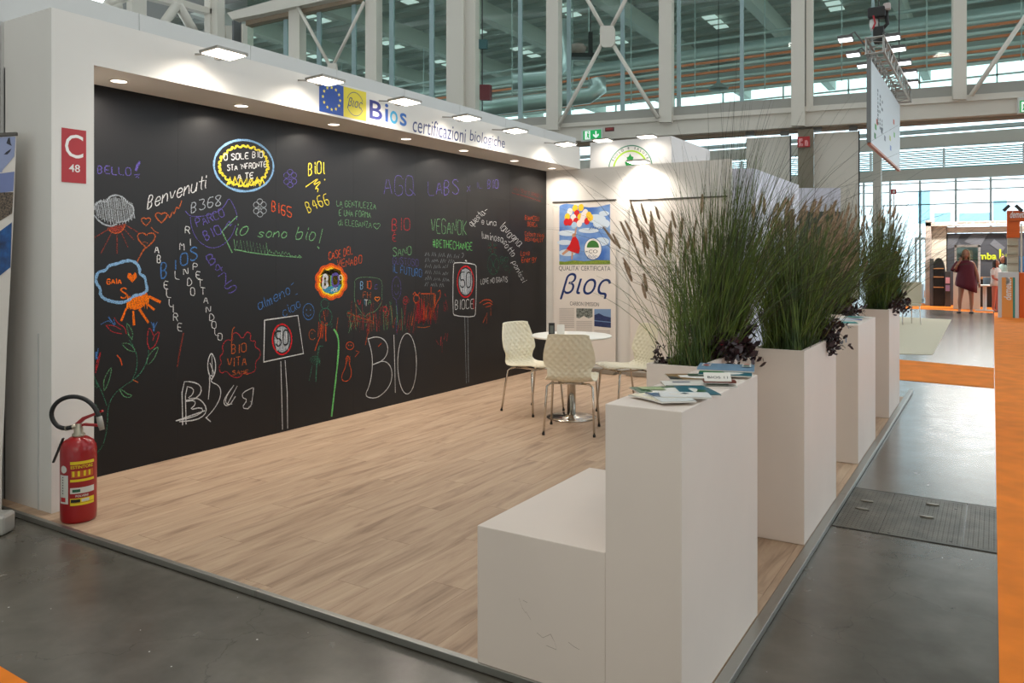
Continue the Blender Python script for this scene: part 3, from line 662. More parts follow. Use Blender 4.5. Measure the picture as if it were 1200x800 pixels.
c.S('112 437 113 425 117 414 118 412 115 426 112 436', 'r', .011, 1).S('113 421 113 412', 'b', .022, 0).S('115 408 114 415', 'b', .01, 0).S('137 416 141 420 143 428', 'or_', .014, 1).S('156 445 162 448', 'ob', .011, 0).done()
CH('single red chalk stroke leaning right').S('215 390 211 410 207.5 430', 'rb', .016, 1).done()
c = CH('tree-like outline with BIO VITA in coloured letters')
c.S('416 333 415 329 420 325 432 324.5 444 326 448 330 447.5 345 448 352 444 360 438 366 432 366 427 372 421 362 416 356 415 345', 'g', .007, 1, True)
for ch, x, y, cl in (('B', 422, 338.5, 'lb'), ('I', 428, 338, 'O'), ('O', 431, 338.5, 'or_')): c.T(ch, x, y, x + 5, y, 9, cl, .011)
for ch, x, y, cl in (('F', 425, 349, 'ob'), ('H', 430, 349, 'ob'), ('V', 419, 358, 'R'), ('I', 425, 357, 'cy'), ('T', 427, 358, 'w'), ('A', 431, 357, 'g')): c.T(ch, x, y, x + 5, y, 7, cl, .010)
heart(c, 442, 350, 3, 'O', .010); c.T('C', 439, 339, 443, 338, 5, 'p', .009); c.done()
c = CH('band of coloured grasses and small flowers across the middle of the board')
for i in range(62):
    x = 407 + i * 1.28 + crnd.uniform(-1, 1); b_ = 386 + crnd.uniform(-6, 5); h = crnd.uniform(8, 32); lean = crnd.uniform(-4, 5)
    c.S([(x, b_), (x + lean * .4, b_ - h * .5), (x + lean, b_ - h)], crnd.choice(('dg', 'g', 'ob', 'rb', 'rb', 'dg', 'r')), .007, 1)
for x, y in ((450, 362), (452, 368), (409, 368), (431, 372), (476, 352), (421, 371)):
    for k in range(3): c.E(x + crnd.uniform(-2, 2), y + crnd.uniform(-2, 2), 2.5, 3, crnd.choice(('rb', 'r', 'dg')), .009, n=9)
c.S('407 366 421 372 436 376', 'ob', .009, 1).S('408 376 424 377 440 378', 'rb', .009, 1).S('438 368 437 380', 'or_', .01, 0).S('432 385 428 404', 'or_', .009, 0).done()
c = CH('red and orange creature drawn with dense hatching')
c.hatch(489, 352, 496, 378, 'r', 22, .014, 3).hatch(494, 344, 510, 362, 'ob', 22, .013, 1).hatch(486, 358, 512, 378, 'r', 30, .013, 3).hatch(496, 360, 508, 374, 'or_', 20, .013, 2)
c.S('493 344 509 344 510 360', 'or_', .016, 0).E(488, 350, 3.5, 5, 'or_', .012, n=10).S('484 345 486 342 489 347 492 342', 'or_', .012, 0).S('510 358 513 352 516 348 516 339 513 342', 'or_', .014).S('505 343 505 336', 'or_', .012, 0).S('489 383 497 384 504 382', 'ob', .011).S('484 370 482 382', 'or_', .012, 0).done()
c = CH('small red scribbles under and beside the creature'); c.hatch(520, 352, 524, 364, 'r', 8, .009, 1.5).hatch(520, 391, 525, 399, 'r', 8, .009, 1.5).S('517 394 516 405', 'r', .010, 0).S('511 398 514 404', 'r', .010, 0).S('518 400 518 413', 'r', .007, 0).S('521 344 523 348', 'r', .012, 0).done()
# ================================================================ COUNTERS, BENCH, PLANTERS
def box_bev(name, parent, m, *b, bevel=0.003): return MB().box(*b).build(name, m, parent, bevel=bevel)
t = thing('bench_counter', 'white counter with a low bench step, magazines on its top, nearest the camera', 'counter', (-1.0, 2.88, 0))
box_bev('counter', t, WHITEP, -1.119, -0.852, 2.412, 3.345, 0.002, 1.010)
box_bev('bench', t, WHITEP, -1.638, -1.1195, 2.412, 3.355, 0.002, 0.509)
def planter(x0, x1, y0, y1, h, label):
    t = thing('planter', label, 'planter', ((x0 + x1) / 2, (y0 + y1) / 2, 0), group='white box planters')
    e = 0.018; m = MB()
    # open-topped box: outer shell, rim, inner lining
    o = [(x0, y0), (x1, y0), (x1, y1), (x0, y1)]; i = [(x0 + e, y0 + e), (x1 - e, y0 + e), (x1 - e, y1 - e), (x0 + e, y1 - e)]
    m.grid([[(a, b, z) for a, b in o] for z in (0.002, h)] + [[(a, b, z) for a, b in i] for z in (h, h - 0.12)], close=True)
    m.build('box', WHITEP, t)
    MB().box(x0 + e, x1 - e, y0 + e, y1 - e, h - 0.10, h - 0.03).build('soil', mat('potting_soil', (44, 32, 26), 0.95, var=0.4, vscale=60, bump=1.0, bscale=90), t)
    return t
planter(-1.37, -1.125, 3.402, 4.28, 1.014, 'white planter set back just behind the magazine counter')
planter(-1.119, -0.852, 4.286, 5.24, 1.014, 'white planter beside the aisle, second white block from the camera')
t = thing('side_counter', 'narrow white counter between two planters with leaflets on its top', 'counter', (-0.985, 6.64, 0))
box_bev('counter', t, WHITEP, -1.119, -0.852, 6.172, 7.125, 0.002, 1.010)
planter(-1.37, -1.125, 7.16, 8.05, 1.014, 'white planter set back behind the narrow leaflet counter')
planter(-1.119, -0.852, 8.096, 9.03, 1.014, 'white planter farthest along the aisle edge of the stall')

# scuffs on the bench front
SC = mat('scuff_marks', (150, 130, 108), 0.7)
bf = bpy.data.objects['bench']; m = MB()
def bpt(px, py): p = oy(px, py, 2.4112); return (p.x, 2.4112, p.z)
for pts in ('608 700 612 712 616 718', '613 703 618 706 618 710', '616 716 622 726', '629 741 636 747 645 743 650 752 652 760', '640 756 652 761', '666 752 672 757 679 761', '645 742 648 748'):
    v = [float(q) for q in pts.split()]; P = [bpt(a, b) for a, b in zip(v[0::2], v[1::2])]
    m.grid([[(p[0], p[1], p[2] + 0.0007) for p in P], [(p[0], p[1], p[2] - 0.0007) for p in P]])
m.build('scuff_marks', SC, t if False else bpy.data.objects['bench_counter'])

# ---------------------------------------------------------------- magazines
def magazine(c, rot, w_, h_, label, polys, z, fan=0, thick=0.004, group='magazines on the near counter', lift=0.0):
    """c centre xy, polys: list of (colour, [(u,v)...]) printed on the cover, u,v in 0..1"""
    t = thing('magazine', label, 'magazine', (c[0], c[1], z), rot, group)
    m = MB()
    n = 7; P = []
    def zz(u, v): return lift * (u ** 2) + 0.0025 * math.sin(v * 3)
    for s in (0, 1):
        pass
    top = [[(-w_ / 2 + w_ * i / n, -h_ / 2 + h_ * j / 3, thick + zz(i / n, j / 3)) for i in range(n + 1)] for j in range(4)]
    bot = [[(p[0], p[1], p[2] - thick) for p in r_] for r_ in top]
    m.grid(top); m.grid(bot)
    for r0, r1 in ((top[0], bot[0]), (top[-1], bot[-1]), ([r_[0] for r_ in top], [r_[0] for r_ in bot]), ([r_[-1] for r_ in top], [r_[-1] for r_ in bot])): m.grid([r0, r1])
    m.build('pages', mat('paper_white', (226, 222, 214), 0.6), t, local=True)
    k = 0
    for colr, poly in polys:
        k += 1; pts = []
        mm = MB(); us = [p[0] for p in poly]; 
        # densify along u so print follows the curl
        P = []
        for a, b in zip(poly, poly[1:] + poly[:1]):
            for q in range(4): P.append((a[0] + (b[0] - a[0]) * q / 4, a[1] + (b[1] - a[1]) * q / 4))
        mm.add([(-w_ / 2 + w_ * u, -h_ / 2 + h_ * v, thick + zz(u, v) + 0.0006 * k + 0.0004) for u, v in P], [tuple(range(len(P)))])
        mm.build('cover_print', mat('print_%d_%d_%d' % colr, colr, 0.4), t, local=True)
    return t
full = [(0, 0), (1, 0), (1, 1), (0, 1)]
def cpos(px, py): p = oz(px, py, 1.012); return (p.x, p.y)
TEAL = (20, 96, 112); DGRN = (44, 92, 56); OLV = (128, 96, 48); SKY = (120, 150, 176); PALE = (226, 222, 212); DK = (34, 44, 52)
def C_(px, py): return cpos(px, py)
magazine(C_(790, 459), R(38), .28, .20, 'magazine with a green and teal landscape cover near the front of the counter', [(DGRN, full), (TEAL, [(0.5, 0), (1, 0), (1, 1), (.6, 1)]), ((150, 170, 120), [(.1, .6), (.4, .5), (.4, .9), (.1, .95)])], 1.011)
magazine(C_(771, 467.5), R(64), .12, .17, 'pale leaflet fanned at the front left of the counter', [((236, 226, 200), full), ((230, 176, 60), [(.55, 0), (.8, 0), (.7, .5), (.6, .4)])], 1.0155, group='fanned leaflets on the near counter')
magazine(C_(785, 469), R(40), .12, .18, 'leaflet with a blue corner in the fan on the counter', [((214, 216, 214), full), ((40, 90, 130), [(0, .5), (.5, .4), (.4, .9), (0, 1)])], 1.020, group='fanned leaflets on the near counter')
magazine(C_(802, 468), R(26), .17, .10, 'white leaflet with a small bird emblem topmost in the fan', [((224, 224, 222), full), ((60, 80, 110), [(.42, .55), (.6, .5), (.52, .75)])], 1.0245, group='fanned leaflets on the near counter')
magazine(C_(818, 450.5), R(30), .27, .13, 'magazine with white cover and dark blue lettering behind the fan', [(PALE, full), ((40, 50, 100), [(.15, .6), (.4, .6), (.4, .75), (.15, .75)]), ((70, 110, 70), [(.6, .2), (.9, .15), (.9, .3), (.6, .35)]), (DK, [(0, 0), (.95, 0), (.9, .05), (0, .06)])], 1.011)
magazine(C_(817, 443.5), R(30), .24, .15, 'magazine with an ochre and green field cover in the middle of the counter', [(OLV, full), ((60, 80, 60), [(.35, .5), (1, .4), (1, 1), (.4, 1)]), ((30, 34, 34), [(0, 0), (.2, 0), (.12, .35), (0, .4)]), (TEAL, [(.75, 0), (1, 0), (1, .5), (.8, .5)])], 1.0155)
magazine(C_(850, 441), R(14), .21, .10, 'magazine with a teal coastline cover beside the little card', [(TEAL, full), ((36, 110, 60), [(0, .3), (.5, .4), (.4, 1), (0, 1)])], 1.020)
magazine(C_(851, 431), R(14), .24, .22, 'blue-grey magazine with four small round pictures at its corners', [(SKY, full), ((230, 230, 228), [(.06, .74), (.22, .74), (.22, .94), (.06, .94)]), ((40, 90, 160), [(.09, .78), (.19, .78), (.19, .90), (.09, .90)]), ((230, 230, 228), [(.06, .44), (.22, .44), (.22, .64), (.06, .64)]), ((190, 40, 50), [(.09, .48), (.19, .48), (.19, .60), (.09, .60)]),
          ((230, 230, 228), [(.78, .74), (.94, .74), (.94, .94), (.78, .94)]), ((200, 90, 50), [(.81, .78), (.91, .78), (.91, .90), (.81, .90)]), ((230, 230, 228), [(.78, .44), (.94, .44), (.94, .64), (.78, .64)]), ((50, 110, 80), [(.81, .48), (.91, .48), (.91, .60), (.81, .60)])], 1.011)
t = thing('card_holder', 'small white printed card in a low holder lying among the magazines', 'card', (*C_(843, 452), 1.030), R(25))
MB().box(-.06, .06, -.02, .02, -.004, .004).build('base', mat('card_brown', (110, 50, 36), 0.5), t, local=True)
MB().obox((-.008, -.004, .016), X, Vector((0, .78, .62)), Vector((0, -.62, .78)), .05, .022, .002).build('card', mat('paper_white', (226, 222, 214)), t, local=True)
mm = MB(); text_on(mm, 'BIOS 11', (-.045, -.012, .010), X, Vector((0, .78, .62)), .075, .012, lift=Vector((0, -.0016, .0022))); mm.build('lettering', mat('ink', (50, 50, 60), .5), t, local=True)
for i, (px, py, rt, col_, lb) in enumerate(((1002, 376, 20, (60, 150, 150), 'leaflet with a teal edge at the back of the narrow counter'), (990, 377, 50, (214, 214, 220), 'white leaflet on the narrow counter under the dark foliage'), (1008, 372.5, 5, (90, 96, 150), 'violet-blue leaflet on the narrow counter'), (1012, 375, -15, (46, 120, 120), 'dark teal leaflet nearest the aisle on the narrow counter'))):
    c_ = oz(px, py, 1.012); magazine((max(-1.0, min(-.96, c_.x)) - .03 * (i == 1), 6.35 + .17 * i), R(rt), .13, .19, lb, [((222, 222, 218), full), (col_, [(0, 0), (1, 0), (1, .55), (0, .7)])], 1.011 + .007 * (i % 2), group='leaflets on the narrow counter')

# ================================================================ TABLE
IVORY = mat('ivory_plastic', (232, 224, 200), 0.30)
tx, ty = -3.40, 6.58
t = thing('round_table', 'round white bar table on a chrome column and disc foot', 'table', (tx, ty, 0))
MB().lathe([(0, .757), (.372, .757), (.378, .762), (.378, .772), (.370, .776), (0, .776)], (tx, ty, 0), 64).build('tabletop', mat('white_tabletop', (240, 238, 230), .35), t, smooth=True)
MB().lathe([(.235, .003), (.235, .008), (.19, .014), (.06, .02), (.052, .03)], (tx, ty, 0), 48).build('foot', STEEL, t, smooth=True)
MB().lathe([(.04, .02), (.04, .757)], (tx, ty, 0), 24).build('column', STEEL, t, smooth=True)
MB().lathe([(.12, .747), (.12, .757)], (tx, ty, 0), 24).build('top_plate', STEEL, t)
t = thing('sign_holder', 'small black upright card holder on the white table', 'sign', (*od(646.5, 390, 7.35).xy, .776), R(31))
MB().box(-.028, .028, -.02, .02, 0, .006).build('base', BLACKP, t, local=True); MB().box(-.028, .028, -.004, .004, .006, .115).build('frame', BLACKP, t, local=True); MB().box(-.016, .016, -.0055, -.004, .02, .09).build('print', mat('grey_print', (92, 96, 92), .5), t, local=True)
t = thing('card_holder', 'small white upright card holder beside the black one on the table', 'sign', (*od(657, 391, 7.35).xy, .776), R(36))
MB().box(-.036, .036, -.02, .02, 0, .004).build('base', mat('clear_plastic', (220, 220, 214), .1), t, local=True); MB().box(-.036, .036, -.003, .003, .004, .10).build('card', mat('paper_white', (226, 222, 214)), t, local=True)

# ================================================================ CHAIRS (front = +Y locally)
def shell_point(u, v):
    """u -1..1 across, v 0..1 from the front edge of the seat to the top of the back"""
    prof = [(0.225, .452, .20), (0.17, .462, .215), (0.05, .452, .222), (-0.08, .440, .222), (-0.165, .448, .205), (-0.205, .49, .186), (-0.218, .55, .190), (-0.232, .61, .218), (-0.250, .68, .218), (-0.270, .75, .203), (-0.288, .83, .180), (-0.293, .862, .174)]
    s = v * (len(prof) - 1); i = min(int(s), len(prof) - 2); f = s - i
    def cr(k):
        p0 = prof[max(i - 1, 0)][k]; p1 = prof[i][k]; p2 = prof[i + 1][k]; p3 = prof[min(i + 2, len(prof) - 1)][k]
        return 0.5 * ((2 * p1) + (-p0 + p2) * f + (2 * p0 - 5 * p1 + 4 * p2 - p3) * f * f + (-p0 + 3 * p1 - 3 * p2 + p3) * f ** 3)
    y, z, wv = cr(0), cr(1), cr(2)
    back = max(0, min(1, (v - .42) / .2)); x = u * wv
    y += back * 0.045 * u * u - (1 - back) * 0.0; z += (1 - back) * 0.018 * u * u
    if v > .9: z -= (abs(u) ** 6) * .010
    return Vector((x, y, z))
def quilt(u, v):
    a = u * 3.4; b = v * 11.5; p = abs(((a + b) % 1) - .5) * 2; q = abs(((a - b) % 1) - .5) * 2
    return (1 - max(p, q) ** 2) * 0.011
def make_chair(label, loc, rot):
    t = thing('shell_chair', label, 'chair', loc, rot, 'ivory quilted shell chairs round the table')
    NU, NV = 44, 96; P = [[None] * (NU + 1) for _ in range(NV + 1)]
    for j in range(NV + 1):
        for i in range(NU + 1): P[j][i] = shell_point(-1 + 2 * i / NU, j / NV)
    top = [[None] * (NU + 1) for _ in range(NV + 1)]; bot = [[None] * (NU + 1) for _ in range(NV + 1)]
    for j in range(NV + 1):
        for i in range(NU + 1):
            du = P[j][min(i + 1, NU)] - P[j][max(i - 1, 0)]; dv = P[min(j + 1, NV)][i] - P[max(j - 1, 0)][i]
            n = du.cross(dv).normalized(); u = -1 + 2 * i / NU; v = j / NV
            edge = min(1, (1 - abs(u)) * 8, v * 20, (1 - v) * 20); q = quilt(u, v) * edge
            top[j][i] = P[j][i] + n * (0.0045 - q * .8); bot[j][i] = P[j][i] - n * (0.0045 + q)
    m = MB(); m.grid(top); m.grid(bot)
    m.grid([top[0], bot[0]]); m.grid([top[-1], bot[-1]]); m.grid([[r_[0] for r_ in top], [r_[0] for r_ in bot]]); m.grid([[r_[-1] for r_ in top], [r_[-1] for r_ in bot]])
    sh = m.build('shell', IVORY, t, local=True)
    for p in sh.data.polygons: p.use_smooth = True
    for sx in (-1, 1):
        for sy, yt in ((1, .14), (-1, -.13)):
            top_ = Vector((sx * .165, yt, .425)); foot = Vector((sx * .215, .205 if sy > 0 else -.225, .008)); knee = Vector((sx * .195, yt + sy * .03, .405))
            MB().tube([Vector((sx * .10, yt, .428)), top_, knee, foot], .0095, 10).build('leg', STEEL, t, smooth=True, local=True)
            MB().lathe([(.012, 0), (.012, .02)], (foot.x, foot.y, 0), 10).build('foot_cap', BLACKP, t, local=True)
    m = MB(); m.tube([(-.10, .14, .428), (.10, .14, .428)], .009, 8); m.tube([(-.10, -.13, .428), (.10, -.13, .428)], .009, 8); m.tube([(-.1, -.13, .428), (-.1, .14, .428)], .009, 8); m.tube([(.1, -.13, .428), (.1, .14, .428)], .009, 8)
    m.build('seat_frame', STEEL, t, smooth=True, local=True)
    return t
ch = make_chair('ivory quilted shell chair in front of the table with its back to the camera', (-3.14, 6.09, 0), R(20))
c2 = copy_tree(ch); c2.location = (-3.86, 6.66, 0); c2.rotation_euler = (0, 0, R(-104)); c2['label'] = 'ivory quilted shell chair left of the table, beside the blackboard'
c3 = copy_tree(ch); c3.location = (-3.03, 7.0, 0); c3.rotation_euler = (0, 0, R(142)); c3['label'] = 'ivory quilted shell chair right of the table, partly behind the counter'

# ================================================================ POSTERS on the back wall
PY = 9.33
def pp(px, py, lift=0.0): q = oy(px, py, PY); return Vector((q.x, PY - lift, q.z))
def poly_on(mb, s, lift):
    v = [float(q) for q in s.split()]; mb.add([pp(a, b, lift) for a, b in zip(v[0::2], v[1::2])], [tuple(range(len(v) // 2))]); return mb
def ell_on(mb, cx, cy, rx, ry, lift, rot=0, n=18):
    c_, s_ = math.cos(R(rot)), math.sin(R(rot)); mb.add([pp(cx + rx * math.cos(2 * math.pi * i / n) * c_ - ry * math.sin(2 * math.pi * i / n) * s_, cy + rx * math.cos(2 * math.pi * i / n) * s_ + ry * math.sin(2 * math.pi * i / n) * c_, lift) for i in range(n)], [tuple(range(n))]); return mb
def text_pp(mb, s, x0, x1, ybot, h, lift, **kw):
    a = pp(x0, ybot, lift); b = pp(x1, ybot, lift); hz = pp(x0, ybot - h).z - pp(x0, ybot).z
    return text_on(mb, s, (a.x, PY - lift, (a.z + b.z) / 2), X, Z, b.x - a.x, hz, **kw)
def rollup(label, xa, xb, ztop, printed=True):
    t = thing('roll_up_banner', label, 'banner', ((xa + xb) / 2, PY, 0))
    MB().box(xa, xb, PY - .001, PY + .001, .06, ztop).build('sheet', mat('banner_white', (226, 218, 210), .5), t)
    MB().box(xa - .01, xb + .01, PY - .008, PY + .008, ztop - .008, ztop + .012).build('top_rail', mat('rail_grey', (96, 92, 88), .4, .6), t, bevel=.002)
    MB().box(xa - .02, xb + .02, PY - .10, PY + .02, 0.003, .075).build('base', ALU, t, bevel=.01)
    MB().tube([((xa + xb) / 2, PY + .015, .05), ((xa + xb) / 2, PY + .015, ztop)], .006, 8).build('pole', ALU, t)
    return t
xa, xb = pp(648.5, 300).x, pp(721.5, 300).x
t = rollup('roll-up banner with balloons over a sky, a red dress and large Greek lettering', xa, xb, pp(680, 236).z)
SKYB = mat('print_sky', (64, 110, 190), .5, two=(140, 176, 220), vscale=3)
poly_on(MB(), '655.5 241 659 239.5 664 238.5 672 239.5 680 241.5 690 243 700 242.5 715 239 715 309.5 655.5 310', .0015).build('sky_print', SKYB, t)
m = MB()
for cx, cy, rx, ry in ((698, 256, 12, 5), (705, 262, 10, 6), (665, 273, 11, 3.5), (690, 270, 12, 3), (662, 284, 9, 3), (705, 283, 9, 5), (665, 296, 10, 4), (708, 250, 6, 3)): ell_on(m, cx, cy, rx, ry, .0022 + .0001 * ((cx * 7 + cy) % 8))
m.build('cloud_print', mat('print_cloud', (206, 220, 234), .5), t)
poly_on(MB(), '655.5 306 662 306.5 672 305 685 306 700 304.5 715 305 715 309.5 655.5 310', .0028).build('meadow_print', mat('print_meadow', (150, 160, 60), .5, two=(96, 130, 50), vscale=60), t)
bl = [(674, 244, 'y'), (668, 248, 'w'), (681, 243, 'y'), (686, 249, 'w'), (676, 250, 'r'), (672, 255, 'w'), (680, 254, 'y'), (665, 254, 'y'), (668, 260, 'r'), (675, 259, 'r'), (683, 257, 'w'), (690, 252, 'y'), (688, 259, 'r'), (679, 262, 'w'), (673, 264, 'b'), (692, 255, 'y'), (664, 260, 'r'), (684, 252, 'w')]
for k, cl in (('y', (250, 200, 50)), ('w', (240, 226, 220)), ('r', (210, 40, 46)), ('b', (170, 200, 226))):
    m = MB()
    for i, (x, y, c_) in enumerate(bl):
        if c_ == k: ell_on(m, x, y, 3.2, 4.2, .003 + i * .00012, 10)
    m.build('balloon_print', mat('print_balloon_' + k, cl, .45), t)
m = MB(); poly_on(m, '671 278 675 277 678 282 680 291 678.5 297 674 296 669 294.5 664 291.5 668 286', .0055); m.build('dress_print', mat('print_dress', (200, 24, 30), .5), t)
m = MB(); poly_on(m, '668 293 660 299 658.5 297 665 291', .005); poly_on(m, '672 296 671 304 669.5 304 670 295', .005); ell_on(m, 672.5, 276, 2, 2.6, .005); poly_on(m, '673 275 675 266 676 266 675 276', .005); m.build('figure_print', mat('print_skin', (200, 150, 120), .5), t)
m = MB(); ell_on(m, 695, 291.5, 10.5, 13, .004, n=30); m.build('emblem_ring_print', mat('print_ringblue', (70, 110, 170), .5), t)
m = MB(); ell_on(m, 695, 291.5, 9.8, 12.2, .0046, n=30); m.build('emblem_print', mat('print_white', (240, 236, 232), .5), t)
m = MB(); m.add([pp(695 + 7.2 * math.cos(math.pi * i / 14), 290 - 8.5 * math.sin(math.pi * i / 14), .0052) for i in range(15)], [tuple(range(15))]); m.build('emblem_green_print', mat('print_green', (60, 120, 50), .5), t)
m = MB(); text_pp(m, 'CO', 690, 700.5, 296.5, 4, .0054); text_pp(m, '-', 686.5, 689, 294.8, .8, .0054); m.build('emblem_lettering', mat('print_grey', (90, 92, 96), .5), t)
m = MB(); text_pp(m, 'βιος', 688, 700, 303.5, 5, .0054, shear=.3); text_pp(m, 'βιος', 690, 711, 269, 4, .0054, shear=.3); m.build('emblem_name', mat('print_paleblue', (70, 100, 150), .5), t)
m = MB(); text_pp(m, "QUALITA' CERTIFICATA", 655, 715.5, 318, 6.5, .002); text_pp(m, 'CARBON EMISSION', 668, 702, 358.3, 4.5, .002); m.build('lettering', mat('print_grey', (90, 92, 96), .5), t)
m = MB(); text_pp(m, 'βιος', 656, 716, 351.5, 31, .002, shear=.35); m.build('greek_lettering', NAVY, t)
MB().add([], []) 
m = MB(); poly_on(m, '675.5 361 694.5 361.5 694.5 371 690 373 684 370 679 373 675.5 372', .002); m.build('photo_print', mat('print_dkphoto', (60, 66, 60), .5, two=(150, 156, 150), vscale=40), t)
m = MB(); poly_on(m, '696.5 362 716 362 716 384 696.5 382', .002); m.build('photo_print', mat('print_lake', (120, 150, 190), .5), t)
m = MB(); poly_on(m, '696.5 369 702 367 708 370 716 372 716 377 696.5 375', .0026); poly_on(m, '696.5 376 716 378 716 384 696.5 382', .0026); m.build('mountain_print', mat('print_mtn', (52, 66, 112), .5, two=(40, 50, 90), vscale=30), t)
m = MB()
for cx0, cx1, y0_, y1_ in ((655.5, 673, 361, 384), (675.5, 694, 376, 388), (696.5, 715, 387, 392)):
    y = y0_
    while y < y1_: poly_on(m, '%f %f %f %f %f %f %f %f' % (cx0, y, cx1, y, cx1, y + .6, cx0, y + .6), .002); y += 1.7
m.build('text_lines_print', mat('print_faint', (176, 168, 162), .5), t)
t = rollup('plain white roll-up banner with a thin top rail behind the seed heads', pp(738.5, 300).x, -2.74, pp(760, 234).z)
m = MB(); text_pp(m, "QUALITA' CERTIFICATA", 748, 800, 318, 6, .002); m.build('lettering', MATS['print_faint'], t)

# roll-up banner of the next stall at the far left edge
t = thing('roll_up_banner', 'roll-up banner at the left edge with birds, pebbles and blue sea printed on white', 'banner', (-5.05, 2.36, GROUND))
def lp(px, py, lift=0.0):
    a = od(px, py, 4.62 + (py - 160) * 0.0); return a - cF * lift
ed = [(19.2, 157), (17.6, 205), (15.5, 260), (12.4, 322), (8.2, 400), (4.8, 490), (2.2, 545), (2, 600)]
Lx = -92
sheet = MB(); sheet.grid([[lp(Lx, y + (Lx - x) * -.02) for x, y in ed], [lp(x, y) for x, y in ed]]); sheet.build('sheet', mat('banner_white', (226, 218, 210)), t, solid=.0015)
MB().beam(lp(Lx - 1, 163, 0), lp(20, 157, 0), .02, .022).build('top_rail', mat('rail_grey', (96, 92, 88)), t, bevel=.003)
def lpoly(s, col, nm, lift=.003):
    v = [float(q) for q in s.split()]; m = MB().add([lp(a, b, lift) for a, b in zip(v[0::2], v[1::2])], [tuple(range(len(v) // 2))]); return m.build(nm, col, t)
lpoly('-80 164 18.6 160 17.2 183 3 200 3 202 -80 202', mat('print_paleviolet', (150, 160, 196), .5), 'sky_print')
lpoly('3 203 17.2 201 16 224 0 226 -80 228 -80 203', mat('print_violetblue', (120, 132, 180), .5), 'sea_haze_print')
lpoly('-80 228 16 225 14.6 250 0 259 -80 262', mat('print_pebbles', (128, 110, 92), .5, two=(34, 28, 26), vscale=120), 'pebble_print')
lpoly('-80 275 0 271 14.2 260.5 12.6 313 0 323 -80 330', mat('print_sea', (20, 90, 160), .4, two=(14, 40, 84), vscale=14), 'sea_print')
lpoly('8 168 10 162 12 161 13 168 14.5 171 12 170', mat('ink', (50, 50, 60)), 'bird_print', .004); lpoly('5 181 8 178 14 174 12 178 9 181', mat('ink', (50, 50, 60)), 'bird_print', .004)
c_ = oz(4, 612, .03)
MB().obox(c_ - cR * .38, cR, cF, Z, .415, .06, .058).build('base', mat('silver_casing', (176, 174, 168), .35, .4), t, bevel=.02)

# ================================================================ FIRE EXTINGUISHER
ex, ey = -4.486, 2.534
t = thing('fire_extinguisher', 'red fire extinguisher with black looped hose standing by the corner pier', 'extinguisher', (ex, ey, 0))
RED = mat('extinguisher_red', (150, 12, 18), .28, spec=.6)
MB().lathe([(.086, .0), (.092, .012), (.094, .05), (.094, .40), (.090, .425), (.076, .452), (.05, .470), (.03, .478)], (ex, ey, 0.001), 40).build('cylinder', RED, t, smooth=True)
MB().lathe([(.034, .474), (.034, .492), (.024, .497), (.024, .525), (.017, .53), (.017, .548)], (ex, ey, 0), 20).build('valve', mat('brass_grey', (176, 168, 150), .35, .7), t, smooth=True)
hn = Vector((ex, ey, 0)); dr = cR
m = MB(); m.prism([hn + dr * -.01 + Z * .538, hn + dr * .03 + Z * .550, hn + dr * .125 + Z * .540, hn + dr * .125 + Z * .530, hn + dr * .03 + Z * .535, hn + dr * -.01 + Z * .52], cF * .02); m.build('lower_handle', RED, t)
m = MB(); m.prism([hn + dr * -.022 + Z * .548, hn + dr * .02 + Z * .585, hn + dr * .13 + Z * .625, hn + dr * .135 + Z * .615, hn + dr * .03 + Z * .568, hn + dr * 0 + Z * .54], cF * .02); m.build('lever', RED, t)
hp = []
for i in range(25):
    a = R(-75 - 250 * i / 24); hp.append(hn - cF * .03 + dr * (-.065 + .115 * 1.22 * math.cos(a) + .02) + Z * (.600 + .082 * math.sin(a) * 1.35 - .02))
hp = [hn + dr * -.02 + Z * .535, hn + dr * -.055 - cF * .015 + Z * .528] + hp[2:20]
arc = [(-.03, .53), (-.075, .522), (-.115, .535), (-.145, .575), (-.150, .620), (-.125, .668), (-.075, .700), (-.01, .708), (.05, .690), (.095, .650), (.118, .605), (.126, .575)]
MB().tube([hn - cF * .012 + dr * a + Z * (b + .0) for a, b in chaikin(arc, 2)], .0125, 12).build('hose', mat('black_rubber', (22, 22, 22), .5), t, smooth=True)
MB().tube([hn - cF * .012 + dr * .124 + Z * .592, hn - cF * .012 + dr * .132 + Z * .553, hn - cF * .012 + dr * .142 + Z * .515], [.015, .017, .013], 12).build('nozzle', mat('nozzle_grey', (150, 146, 138), .5), t, smooth=True)
MB().tube([hn + dr * .0 + Z * .535, hn - cF * .012 + dr * -.07 + Z * .523], .014, 12).build('hose_fitting', mat('brass_grey', (176, 168, 150)), t, smooth=True)
MB().obox(hn + dr * -.105 - cF * .02 + Z * .40, Vector((cR.x * .38, cR.y * .38, .925)), cF, Vector((cR.x * .925, cR.y * .925, -.38)), .075, .008, .004).build('carry_strap', mat('black_rubber', (22, 22, 22)), t)
def label_strip(a0, a1, z0, z1, col, nm, lift=.0008):
    m = MB(); r_ = .0945 + lift; n = 12
    base = math.atan2(-cF.y, -cF.x)        # angle that faces the camera
    A = [base + R(a0 + (a1 - a0) * i / n) for i in range(n + 1)]
    m.grid([[(ex + r_ * math.cos(a), ey + r_ * math.sin(a), z) for a in A] for z in (z0, z1)]); return m.build(nm, col, t)
LW = mat('label_white', (206, 204, 196), .5); LY = mat('label_yellow', (222, 196, 30), .5)
label_strip(-42, -4, .115, .275, LW, 'service_label'); label_strip(-42, -30, .14, .26, mat('ink', (50, 50, 60)), 'service_label_text', .0013) if False else None
label_strip(-36, -14, .125, .15, mat('label_red', (180, 30, 34), .5), 'service_label_mark', .0014)
for zz_ in (.17, .185, .2, .215, .23, .245, .26): label_strip(-28, -23, zz_, zz_ + .006, mat('ink', (50, 50, 60)), 'service_label_text', .0014)
